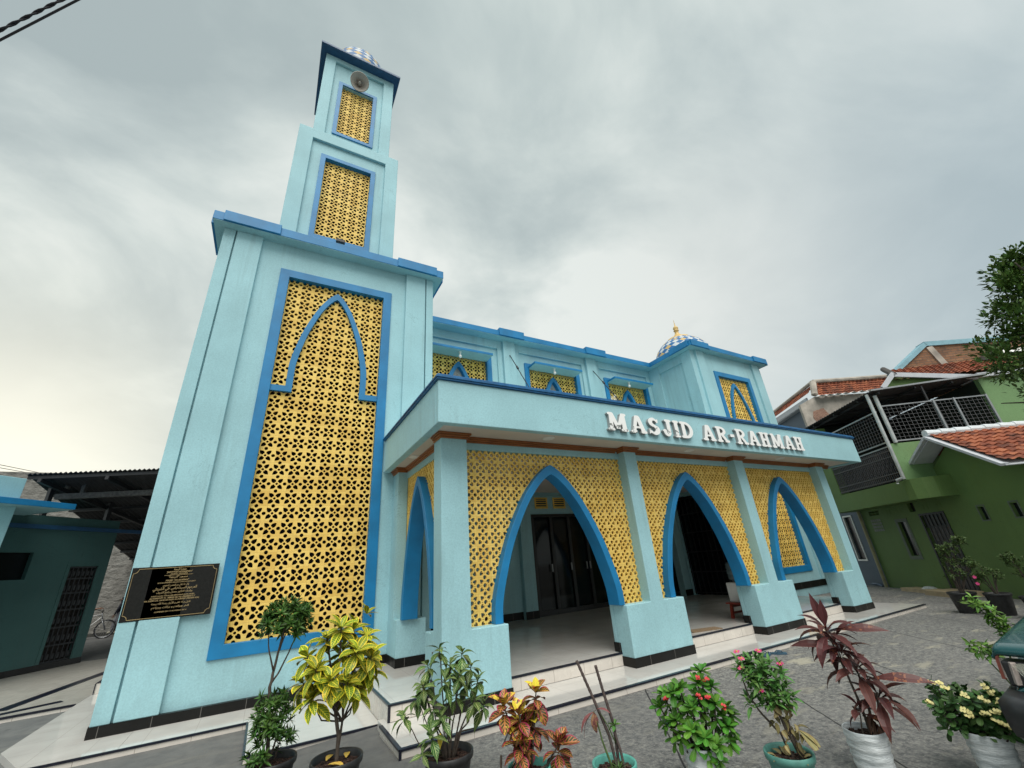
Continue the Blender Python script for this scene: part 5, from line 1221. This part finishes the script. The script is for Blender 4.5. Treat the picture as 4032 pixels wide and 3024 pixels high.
for c in tips:
    rosette(mb, c, V((c[0] * 1.2, c[1] * 1.6 - .15, .7)), 13, .092, .042, -5, 65, .35, PR, fold=.12)
    rosette(mb, V(c) - V((0, 0, .07)), V((c[0] * 1.2, c[1] * 1.6 - .1, .7)), 11, .088, .040, -35, 25, .45, PR, fold=.12, spread=.06)
mb.build('foliage', LF6, r)
for c in ((.08, -.06, .70), (.12, -.06, .69), (.05, -.12, .60), (.11, -.12, .60), (-.20, -.09, .58), (.2, -.1, .53)):
    mb = MB()
    for k in range(3): flower(mb, V(c) + V((rnd(-.014, .014), rnd(-.01, .01), rnd(-.014, .014))), (rnd(-.4, .4), -.7, .6), .016, 2, k=1.3)
    mb.build('flower', REDF, r)
# 7 zinnia
LF7 = leafmat('soft_green_leaf', (.070, .17, .035), (.08, .19, .05), (.12, .24, .07), nv=4, vw=.06, edge_at=1.3, rough=.45)
DRY = leafmat('dry_tan_leaf', (.22, .19, .085), (.20, .12, .05), (.28, .24, .13), tip=(.15, .13, .05), nv=3, vw=.1, edge_at=.8, rough=.8)
PINK = simple('pink_petal', (.62, .05, .20), .5, var=.2, vscale=40); YCEN = simple('yellow_flower_centre', (.55, .36, .05), .7)
r = plant_root((3.37, 2.34), 'zinnia with pink flowers above dry brown leaves, leaning in a dusty green pot', G1)
pot(r, 'pot', .152, .26, TPOT2)
tips = [(rnd(-.19, .10), rnd(-.12, .1), rnd(.56, .82)) for i in range(60)] + [(-.02, 0, .84), (-.17, -.02, .78), (.10, -.02, .66), (.13, .0, .60), (-.08, -.08, .58)]
stems(r, [([(.03, 0, .2), (-.02, 0, .36), (-.10, 0, .46), (-.16, 0, .56), (-.18, .0, .68)], .010), ([(.08, 0, .2), (.03, -.01, .38), (-.02, 0, .55), (-.06, 0, .70)], .014), ([(.08, 0, .2), (.05, 0, .42), (.06, .02, .62)], .011)])
mb = MB(); PZ = (.5, .95, 1, .8, .4, .02)
for c in tips: rosette(mb, c, V((c[0] * .8, c[1] - .1, .9)), 9, .08, .027, -15, 60, .6, PZ, spread=.05)
mb.build('foliage', LF7, r)
mb = MB()
for i in range(42): z = rnd(.30, .58); mb.leaf((.05 - .16 * (z - .3) + rnd(-.07, .09), rnd(-.08, .08), z), (rnd(-1, 1), rnd(-1, .4), rnd(-1.2, .1)), (0, -.2, 1), rnd(.05, .09), .03, rnd(.6, 1.8), PZ, fold=.5, rnd=(random.random(), rnd(0, .9), .5), twist=rnd(-.8, .8))
for i in range(14): a = rnd(0, 6.28); q = rnd(.03, .11); mb.leaf((q * cos(a), q * sin(a), .225), (cos(a), sin(a), .5), (0, 0, 1), .07, .04, .7, PZ, fold=.5, rnd=(random.random(), .3, .5))
for d in ((.5, -.5, -.4), (.9, -.2, -.5)): mb.leaf((.10, -.05, .40), d, (0, 0, 1), .13, .07, .5, PR, rnd=(.6, 0, .9))
mb.build('dry_foliage', DRY, r)
for c in ((-.17, -.05, .86), (-.15, -.07, .82), (-.02, -.03, .865), (-.165, -.09, .765), (-.075, -.12, .635), (.10, -.03, .785)):
    mb = MB(); flower(mb, c, (rnd(-.2, .2), -.35, 1), .027, 9, k=.45)
    fo = mb.build('flower', PINK, r); MB().lathe([(.001, .009), (.007, .007), (.009, 0)], c, 8).build('flower_centre', YCEN, fo)
# 8 red cordyline
LF8 = leafmat('dark_red_strap_leaf', (.075, .028, .026), (.115, .035, .030), (.10, .035, .032), tip=(.30, .115, .05), nv=2, vw=.04, midw=.08, edge_at=.86, rough=.35)
r = plant_root((4.08, 2.17), 'tall cordyline with long drooping dark red leaves, in a white sack', G1)
pot(r, 'sack', .135, .28, BAG)
hd = [(-.03, 0, .92, 12, .30), (.02, -.02, .78, 8, .28), (.08, .0, .66, 12, .28), (.16, -.02, .50, 12, .28), (.0, .0, .84, 7, .28), (.02, -.04, .42, 5, .2)]
stems(r, [([(.04, .0, .2), (.03, 0, .45), (0, 0, .70), (-.03, 0, .93)], .011), ([(.06, .02, .2), (.08, .02, .45), (.08, 0, .68)], .012), ([(.09, .0, .2), (.13, .0, .38), (.16, -.02, .52)], .013), ([(-.02, -.04, .2), (.0, -.04, .35), (.02, -.04, .44)], .006), ([(.04, .02, .2), (.02, .03, .5), (.0, .02, .84)], .009)])
mb = MB(); PK = (.10, .22, .6, .95, 1, .8, .4, .02)
for x, y, z, n, L in hd:
    rosette(mb, (x, y, z), (x * .3 + .05, -.12, 1), n + 3, L, .068, -12, 58, 1.3, PK, rv=lambda: (rnd(.15, .9), rnd(0, .55), rnd(.2, .8)), fold=.35, spread=.05)
for d, L in (((-.15, -.1, 1), .27), ((.1, -.2, 1), .22)): mb.leaf((-.03, 0, .93), d, (0, -1, .3), L, .062, .12, PK, rnd=(.75, 0, .2), fold=.3)
mb.leaf((.12, -.03, .60), (.8, -.3, .25), (0, -.7, .7), .42, .07, .9, PK, rnd=(.7, .5, .5), fold=.1); mb.leaf((.02, -.03, .92), (.9, -.3, .25), (0, -.7, .7), .36, .07, .8, PK, rnd=(.6, .45, .5), fold=.1); mb.leaf((.0, -.03, .8), (-.8, -.3, .3), (0, -.7, .7), .34, .065, 1.1, PK, rnd=(.5, .3, .5), fold=.1)
mb.build('foliage', LF8, r)
mb = MB()
for i in range(8): a = rnd(-2.6, -.4); mb.leaf((.09 + .02 * cos(a), .02 * sin(a), rnd(.3, .42)), (cos(a) * .25, sin(a) * .25, -1), (cos(a), sin(a), 0), rnd(.1, .16), .04, -.2, PK, rnd=(.4, .1, .5), fold=.5)
mb.build('dry_foliage', leafmat('dry_brown_sheath', (.16, .085, .055), (.13, .06, .04), (.2, .12, .08), tip=(.26, .16, .09)), r)
# 9 pale yellow crown of thorns
LF9 = leafmat('deep_green_leaf', (.040, .095, .026), (.05, .11, .03), (.08, .15, .05), nv=5, vw=.05, edge_at=1.3, rough=.4)
PALE = simple('pale_yellow_petal', (.72, .64, .27), .55, var=.2, vscale=40)
r = plant_root((4.63, 1.66), 'sprawling crown-of-thorns with pale yellow flowers, in a white sack beside the car bumper', G1)
pot(r, 'sack', .130, .27, BAG)
tips = [(rnd(-.22, .2), rnd(-.13, .16), 0) for i in range(90)]; tips = [(x, y, .27 + rnd(.02, .24) * (1 - 1.2 * abs(x) * abs(x) / .06 * .2)) for x, y, _ in tips] + [(-.18, -.02, .54), (.12, 0, .54), (-.23, -.02, .41)]
stems(r, [([(x * .3, y * .3, .22), (x * .7, y * .7, z * .8), (x, y, z)], .007) for x, y, z in tips[::2]], simple('thorny_twig', (.05, .04, .035), .9))
mb = MB()
for c in tips: rosette(mb, c, V((c[0] * 2, c[1] * 2 - .1, .6)), 9, .07, .036, -15, 60, .4, PR, fold=.12, spread=.03)
mb.build('foliage', LF9, r)
for c in ((-.18, -.06, .56), (-.14, -.07, .555), (-.11, -.08, .53), (-.235, -.06, .42), (-.02, -.12, .505), (.10, -.08, .56), (.13, -.09, .53), (.07, -.11, .49), (.14, -.1, .48), (-.05, -.16, .42), (-.04, -.17, .40), (.04, -.16, .42), (.10, -.16, .43), (.12, -.17, .37), (.15, -.16, .35), (.09, -.17, .39)):
    mb = MB()
    for k in range(4): flower(mb, V(c) + V((rnd(-.017, .017), rnd(-.012, .012), rnd(-.014, .014))), (rnd(-.5, .5), -.6, .7), .017, 2, k=1.35)
    mb.build('flower', PALE, r)
# leafy shoots between the car and the far pots
LF10 = leafmat('young_green_leaf', (.10, .21, .035), (.12, .24, .04), (.15, .27, .06), nv=4, vw=.06, edge_at=1.3, rough=.38)
r = plant_root((5.45, 1.58), 'young light-green shrub leaning out from behind the car bonnet', None)
pot(r, 'pot', .14, .26, BPOT)
stems(r, [([(0, 0, .2), (-.02, 0, .5), (.03, 0, .78), (-.03, 0, .92), (-.11, 0, 1.02)], .008), ([(0, 0, .22), (-.1, -.02, .5), (-.18, -.02, .66)], .007)], GSTEM)
mb = MB(); PY = (.15, .6, 1, .9, .5, .02)
for k in range(46):
    t_ = k / 45; c = V((.05 - .14 * t_ * t_ + rnd(-.04, .04), rnd(-.05, .05), .76 + .26 * t_ + rnd(-.03, .03))); rosette(mb, c, (rnd(-.7, .5), rnd(-.7, .3), .6), 4, .075, .028, -10, 50, .6, PY)
for k in range(14): c = V((-.16 + rnd(-.06, .08), rnd(-.05, .05), .64 + rnd(-.05, .05))); rosette(mb, c, (rnd(-1, .5), -.4, .6), 4, .085, .032, -15, 45, .6, PY)
mb.build('foliage', LF10, r)
# far black tubs
LF11 = leafmat('small_olive_leaf', (.06, .10, .028), (.075, .12, .035), (.08, .12, .04), nv=2, vw=.05, edge_at=1.3, rough=.45)
G2 = 'black tubs by the green house'
def tub(pos, label, crown, h, r0, n, name='potted_plant', fl=()):
    r = plant_root(pos, label, G2); pot(r, 'pot', r0, h, BPOT)
    st = []; mb = MB()
    for k in range(n):
        cx, cz, rx, rz_ = random.choice(crown); a, e = rnd(0, 6.28), math.asin(rnd(-.9, 1)); q = rnd(.3, 1) ** .6
        c = V((cx + rx * q * cos(a) * cos(e), rx * .9 * q * sin(a) * cos(e), cz + rz_ * q * sin(e)))
        rosette(mb, c, (rnd(-.8, .8), rnd(-.9, .5), .8), 8, .06, .022, -10, 65, .4, PY)
        if k % 14 == 0: st.append(([(0, 0, h - .1), (c.x * .4, c.y * .4, h + (c.z - h) * .5), tuple(c)], .011))
    stems(r, st); mb.build('foliage', LF11, r)
    for c in fl: m2 = MB(); flower(m2, c, (0, -1, .2), .032, 5); m2.build('flower', PINK, r)
    return r
tub((12.80, 4.0), 'tall airy bush in a wide black tub in front of the barred green-house door', ((.05, .75, .20, .2), (.05, .98, .16, .2), (.15, 1.2, .16, .14), (.32, 1.36, .14, .1), (.02, 1.2, .1, .1), (.3, .95, .14, .12)), .38, .225, 230)
tub((12.72, 3.45), 'thin bush with pink blooms in the middle black tub by the green house', ((.0, .76, .16, .12), (-.15, .66, .1, .12), (.13, .7, .08, .1), (-.13, .88, .09, .08)), .38, .2, 90, fl=((-.2, -.1, .68), (-.2, -.12, .56)))
tub((12.45, 2.88), 'dense bush in a black tub at the right edge by the green house', ((.05, .8, .22, .22), (-.1, 1.0, .1, .12), (.15, .6, .15, .15)), .36, .22, 150)

# ------------------------------------------------------------------ tree at the right edge
LT = leafmat('tree_leaf', (.075, .135, .030), (.09, .15, .035), (.09, .15, .035), tip=(.11, .06, .035), nv=2, vw=.04, edge_at=1.3, rough=.42)
t = thing('tree', 'dense small-leaved tree reaching in at the right edge above the tiled gable', 'tree', (10.45, .50, 0))
mb = MB()
mb.tube([(0, 0, -.1), (.03, .02, 1.2), (-.03, .05, 2.4), (0, .1, 3.4), (.05, .1, 4.6), (.05, .1, 5.8)], [.13, .11, .095, .07, .045, .015], 10)
limbs = []
for k in range(26):
    z = rnd(2.2, 5.2); a = rnd(0, 6.28); L = rnd(.6, 1.15) * (1 if z < 4.6 else .6); p0 = V((0, .08, z)); p2 = p0 + V((cos(a) * L, sin(a) * L, rnd(.1, .6))); p1 = p0.lerp(p2, .5) + V((0, 0, .08)); limbs.append((p0, p1, p2)); mb.tube([p0, p1, p2], [.035, .022, .008], 6)
mb.build('trunk', STEM, t, smooth=True)
mb = MB(); cl = []
for k in range(150):
    z = rnd(2.6, 5.75); R_ = .98 * (1 - max(0, (z - 4.3)) * .58) * (1 if z > 3.2 else .7); a = rnd(0, 6.28); q = rnd(.45, 1.05)
    cl.append((V((R_ * q * cos(a), .1 + R_ * q * sin(a), z)), rnd(.14, .28)))
for c, R_ in cl:
    for i in range(int(95 * (R_ / .2) ** 2)):
        a, e = rnd(0, 6.28), math.asin(rnd(-1, 1)); q = R_ * rnd(.2, 1.1); o = V((cos(a) * cos(e), sin(a) * cos(e), sin(e)))
        d = (o + V((rnd(-.7, .7), rnd(-.7, .7), rnd(-.2, .9)))).normalized(); L = rnd(.055, .10)
        mb.leaf(c + o * q, d, V((rnd(-.5, .5), rnd(-.5, .5), 1)), L, L * .5, .3, (.2, 1, .75, .03), rnd=(random.random(), rnd(0, .5) * (z > 4.4), random.random()))
mb.build('crown', LT, t)

# ------------------------------------------------------------------ car (local x forward)
car = thing('car', 'dark teal car nosing in at the lower right with headlight and black bumper', 'car', (6.15, .51, 0), pi)
CP, nt_, b_ = new_mat('dark_teal_car_paint'); b_.inputs['Base Color'].default_value = (.006, .075, .082, 1); b_.inputs['Roughness'].default_value = .3; b_.inputs['Metallic'].default_value = .25; b_.inputs['Coat Weight'].default_value = .6; b_.inputs['Coat Roughness'].default_value = .08
nt_.links.new(ramp(nt_, noise(nt_, 14, 5), [(.3, (.2,) * 3), (.8, (.38,) * 3)]), b_.inputs['Roughness'])
def loft(mb, secs, cap=True):
    """secs: (x, half width bottom, half width belt, z0, z1, crown)"""
    vs = []; 
    for x, wb, wt, z0, z1, cr_ in secs:
        ringp = [(-wb, z0), (-wb - .015, z0 + (z1 - z0) * .35), (-wt - .01, z1 - .07), (-wt + .012, z1 - .02), (-wt + .05, z1), (-wt * .5, z1 + cr_ * .8), (0, z1 + cr_), (wt * .5, z1 + cr_ * .8), (wt - .05, z1), (wt - .012, z1 - .02), (wt + .01, z1 - .07), (wb + .015, z0 + (z1 - z0) * .35), (wb, z0)]
        vs += [(x, y, z) for y, z in ringp]
    n = 13; fs = [(j * n + i, j * n + i + 1, (j + 1) * n + i + 1, (j + 1) * n + i) for j in range(len(secs) - 1) for i in range(n - 1)]
    fs += [(j * n + n - 1, j * n, (j + 1) * n, (j + 1) * n + n - 1) for j in range(len(secs) - 1)]
    if cap: fs += [tuple(range(n))[::-1], tuple((len(secs) - 1) * n + i for i in range(n))]
    mb.add(vs, fs); return mb
mb = MB(); loft(mb, [(-1.95, .70, .74, .42, .84, .03), (-1.90, .76, .79, .34, .88, .03), (-1.2, .78, .80, .28, .92, .03), (0, .78, .80, .26, .94, .02), (.85, .78, .80, .26, .92, .02), (1.5, .78, .79, .30, .825, .03), (1.78, .775, .785, .34, .70, .01), (1.93, .76, .77, .42, .665, .01)])
mb.build('body', CP, car, smooth=False, bevel=.01)
mb = MB()                                                    # bonnet: thin shell with a rolled front lip
prof = [(.80, .955), (1.2, .925), (1.6, .890), (1.86, .868), (1.925, .858), (1.95, .842), (1.955, .82), (1.945, .805)]
ysn = [-.80, -.795, -.78, -.745, -.5, -.25, 0, .25, .5, .745, .78, .795, .80]; dz = [-.03, -.012, -.003, 0, .008, .014, .016, .014, .008, 0, -.003, -.012, -.03]
vs = [(x - .05 * (abs(y) / .8) ** 6, y, z + d + .024) for x, z in prof for y, d in zip(ysn, dz)]; k = len(ysn)
mb.add(vs, [(j * k + i, j * k + i + 1, (j + 1) * k + i + 1, (j + 1) * k + i) for j in range(len(prof) - 1) for i in range(k - 1)])
bo = mb.build('bonnet', CP, car, smooth=True); so = bo.modifiers.new('s', 'SOLIDIFY'); so.thickness = .02; so.offset = -1
mb = MB(); loft(mb, [(-1.85, .70, .60, .90, 1.40, .03), (-1.2, .74, .62, .93, 1.48, .03), (-.1, .74, .62, .94, 1.48, .03), (.35, .74, .60, .94, 1.40, .02), (.85, .73, .68, .92, .96, .01)])
mb.build('cabin', simple('dark_car_glass', (.012, .014, .015), .06), car, bevel=.02)
MB().box(-1.7, .1, -.60, .60, 1.50, 1.53).build('roof', CP, car, bevel=.02)
mb = MB(); mb.box(1.80, 1.925, -.775, .775, .665, .802); mb.build('front_panel', DARKM, car, bevel=.01)
CHR = simple('headlight_reflector', (.60, .60, .55), .12, metal=.85, var=.1); LENS, nt_, b_ = new_mat('headlight_lens')
b_.inputs['Base Color'].default_value = (.9, .9, .85, 1); b_.inputs['Roughness'].default_value = .05; b_.inputs['Transmission Weight'].default_value = .92; b_.inputs['IOR'].default_value = 1.2
for s in (-1, 1):
    o = cr([(.36, .685), (.36, .79), (.69, .797), (.70, .76), (.66, .70), (.60, .685), (.36, .685)], 3)[:-1]
    mb = MB(); mb.cut([[(s * a, b) for a, b in o]], [], lambda u, v, d: (1.928 - d, u, v), 0, .01)
    h = mb.build('headlight', CHR, car)
    mb = MB(); mb.lathe([(.001, .0), (.03, .012), (.052, .05)], (0, 0, 0), 18); q = mb.build('reflector_bowl', simple('bright_reflector', (.85, .85, .82), .05, metal=1, var=.02), h, smooth=True); q.location = (1.93, s * .55, .735); q.rotation_euler = (0, radians(90), 0)
    mb = MB(); mb.cut([[(s * a, b) for a, b in o]], [], lambda u, v, d: (1.958 - d, u, v), 0, .008); mb.build('lens', LENS, h)
    mb = MB(); vs = [(1.95, s * .722, .80), (1.95, s * .735, .675), (1.84, s * .812, .69), (1.82, s * .806, .80)]; mb.add(vs + [(x - .03, y * .97, z) for x, y, z in vs], [(0, 1, 2, 3), (7, 6, 5, 4), (0, 4, 5, 1), (1, 5, 6, 2), (2, 6, 7, 3), (3, 7, 4, 0)])
    ind = mb.build('indicator', simple('indicator_lens', (.42, .36, .33), .15, var=.1), car, bevel=.006)
    MB().bar((1.81, s * .812, .81), (1.83, s * .818, .68), .014, .02).build('amber_edge', simple('red_amber_lens', (.33, .06, .03), .3), ind)
mb = MB(); mb.box(1.90, 1.94, -.34, .34, .69, .79)
for k in range(4): mb.box(1.94, 1.948, -.33, .33, .70 + k * .024, .712 + k * .024)
mb.build('grille', DARKM, car)
mb = MB(); zs = [(.44, .17), (.50, .215), (.58, .23), (.625, .22), (.645, .17), (.648, .0)]
ys = [-.83, -.825, -.80, -.72, -.4, 0, .4, .72, .80, .825, .83]
off = [-.42, -.2, -.06, -.02, 0, .01, 0, -.02, -.06, -.2, -.42]
vs = [(1.98 + d + o if abs(y) < .81 else 1.98 + o + d * .3, y * (1 - .02 * (z > .63)), z) for z, d in zs for y, o in zip(ys, off)]; k = len(ys)
mb.add(vs, [(j * k + i, j * k + i + 1, (j + 1) * k + i + 1, (j + 1) * k + i) for j in range(len(zs) - 1) for i in range(k - 1)])
bu = mb.build('bumper', BLACKP, car, smooth=True); so = bu.modifiers.new('s', 'SOLIDIFY'); so.thickness = .03; so.offset = -1
def car_wheel(x, y):
    mb = MB(); mb.lathe([(.19, -.08), (.27, -.09), (.30, -.06), (.305, 0), (.30, .06), (.27, .09), (.19, .08)], n=32); w = mb.build('wheel', BLACKP, car, smooth=True)
    w.location = (x, y, .305); w.rotation_euler = (radians(90), 0, 0)
    m2 = MB(); m2.lathe([(.001, .06), (.06, .06), (.07, .03), (.17, .04), (.195, .075), (.195, -.075), (.001, -.06)], n=24); m2.build('rim', GREYM, w, smooth=True)
for x in (1.25, -1.2):
    for y in (-.72, .72): car_wheel(x, y)

# ------------------------------------------------------------------ overhead cables
CAB = simple('black_cable', (.012, .012, .018), .6)
a, b = V((-2.46, 3.49, 5.81)), V((-2.13, 3.27, 6.15)); d = (b - a)
mb = MB()
for ph in (0, pi):
    pts = []
    for k in range(241):
        p = a + d * (-6 + k * .07); ax = d.normalized(); e1 = ax.cross(V((0, 0, 1))).normalized(); e2 = ax.cross(e1); w = ph + k * .07 * d.length / .105 * pi
        pts.append(p + (e1 * cos(w) + e2 * sin(w)) * .0068)
    mb.tube(pts, .0072, 6)
tag(mb.build('power_cable', CAB, smooth=True), 'thick twisted black cable crossing the top left corner of the sky, upper of two', 'cable', 'cables in the top left corner')
a, b = V((-2.46, 3.54, 5.77)), V((-2.05, 3.26, 6.2)); d = b - a
tag(MB().tube([a - d * 6, a, b, b + d * 6], .0085, 8).build('power_cable', CAB), 'smooth black cable below the twisted one in the top left corner', 'cable', 'cables in the top left corner')
def ray_pt(x, y, dist):
    v = r2 * ((x - 2016) / 1618.2) - u2 * ((y - 1512) / 1618.2) + fw
    return V((0, 0, 1.6)) + v * (dist / v.length)
for (p, q, lab) in (((0, 1830), (159, 1862), 'upper thin wire running down to the alley roof against the pale sky'), ((0, 1842), (119, 1863), 'lower thin wire running down to the alley roof against the pale sky')):
    a, b = ray_pt(*p, 26), ray_pt(*q, 30); d = b - a
    tag(MB().tube([a - d * 6, a, b, b + d * 3], .012, 6).build('telephone_wire', CAB), lab, 'wire', 'thin wires at the left')

# ------------------------------------------------------------------ sky and light
w = bpy.data.worlds.new('World'); scene.world = w; w.use_nodes = True; nt = w.node_tree
for n in list(nt.nodes): nt.nodes.remove(n)
out = N(nt, 'ShaderNodeOutputWorld'); SUN_EL, SUN_AZ = radians(57), radians(200)
sky = N(nt, 'ShaderNodeTexSky'); sky.sky_type = 'NISHITA'; sky.sun_disc = False; sky.sun_elevation = SUN_EL; sky.sun_rotation = SUN_AZ
bg1 = N(nt, 'ShaderNodeBackground'); bg1.inputs['Strength'].default_value = .08; nt.links.new(sky.outputs[0], bg1.inputs[0])
tc = N(nt, 'ShaderNodeTexCoord'); sep = N(nt, 'ShaderNodeSeparateXYZ'); nt.links.new(tc.outputs['Generated'], sep.inputs[0])
den = math_(nt, 'ADD', math_(nt, 'MAXIMUM', sep.outputs['Z'], 0), .55)
cb = N(nt, 'ShaderNodeCombineXYZ'); nt.links.new(math_(nt, 'DIVIDE', sep.outputs['X'], den), cb.inputs['X']); nt.links.new(math_(nt, 'DIVIDE', sep.outputs['Y'], den), cb.inputs['Y'])
n1 = noise(nt, 2.6, 7, .55, mapped(nt, (1, 1.15, 1), (0, 0, radians(35)), (3.1, .4, 0), cb.outputs[0]), .35)
n2 = noise(nt, 1.05, 4, .5, mapped(nt, (1, 1.1, 1), (0, 0, radians(10)), (7.7, 2.2, 0), cb.outputs[0]))
f_ = math_(nt, 'ADD', math_(nt, 'MULTIPLY', n1, .6), math_(nt, 'MULTIPLY', n2, .4))
cloud = ramp(nt, f_, [(.38, (.345, .405, .41)), (.46, (.44, .50, .495)), (.52, (.55, .605, .585)), (.60, (.71, .745, .71))])
def lobe(x, y, power):
    v = r2 * ((x - 2016) / 1618.2) - u2 * ((y - 1512) / 1618.2) + fw; v.normalize()
    dp = N(nt, 'ShaderNodeVectorMath'); dp.operation = 'DOT_PRODUCT'; nt.links.new(tc.outputs['Generated'], dp.inputs[0]); dp.inputs[1].default_value = v
    return math_(nt, 'POWER', math_(nt, 'MAXIMUM', dp.outputs['Value'], 0), power)
cloud = mix(nt, math_(nt, 'MULTIPLY', lobe(-150, 1950, 26), .95), cloud, (.97, .93, .77))
cloud = mix(nt, math_(nt, 'MULTIPLY', lobe(2950, 1150, 30), .6), cloud, (.80, .79, .73))
cloud = mix(nt, math_(nt, 'MULTIPLY', lobe(4300, 1000, 6), .6), cloud, (.345, .43, .475))
cloud = mix(nt, math_(nt, 'MULTIPLY', lobe(1900, -300, 10), .3), cloud, (.44, .52, .505))
bg2 = N(nt, 'ShaderNodeBackground'); nt.links.new(cloud, bg2.inputs[0]); bg2.inputs['Strength'].default_value = 1.0
mx = N(nt, 'ShaderNodeMixShader'); mx.inputs[0].default_value = .94; nt.links.new(bg1.outputs[0], mx.inputs[1]); nt.links.new(bg2.outputs[0], mx.inputs[2]); nt.links.new(mx.outputs[0], out.inputs[0])
sl = bpy.data.lights.new('sun', 'SUN'); sl.energy = 2.6; sl.angle = radians(50); sl.color = (1, .97, .92)
so_ = bpy.data.objects.new('sun', sl); COL.objects.link(so_)
sd = V((sin(SUN_AZ) * cos(SUN_EL), cos(SUN_AZ) * cos(SUN_EL), sin(SUN_EL)))
so_.rotation_euler = sd.to_track_quat('Z', 'Y').to_euler()
scene.view_settings.view_transform = 'Standard'; scene.view_settings.look = 'None'; scene.view_settings.exposure = .3; scene.view_settings.gamma = 1
scene.cycles.max_bounces = 8; scene.cycles.use_denoising = True
for o in list(bpy.data.objects):
    if 'worldspace' in o: del o['worldspace']
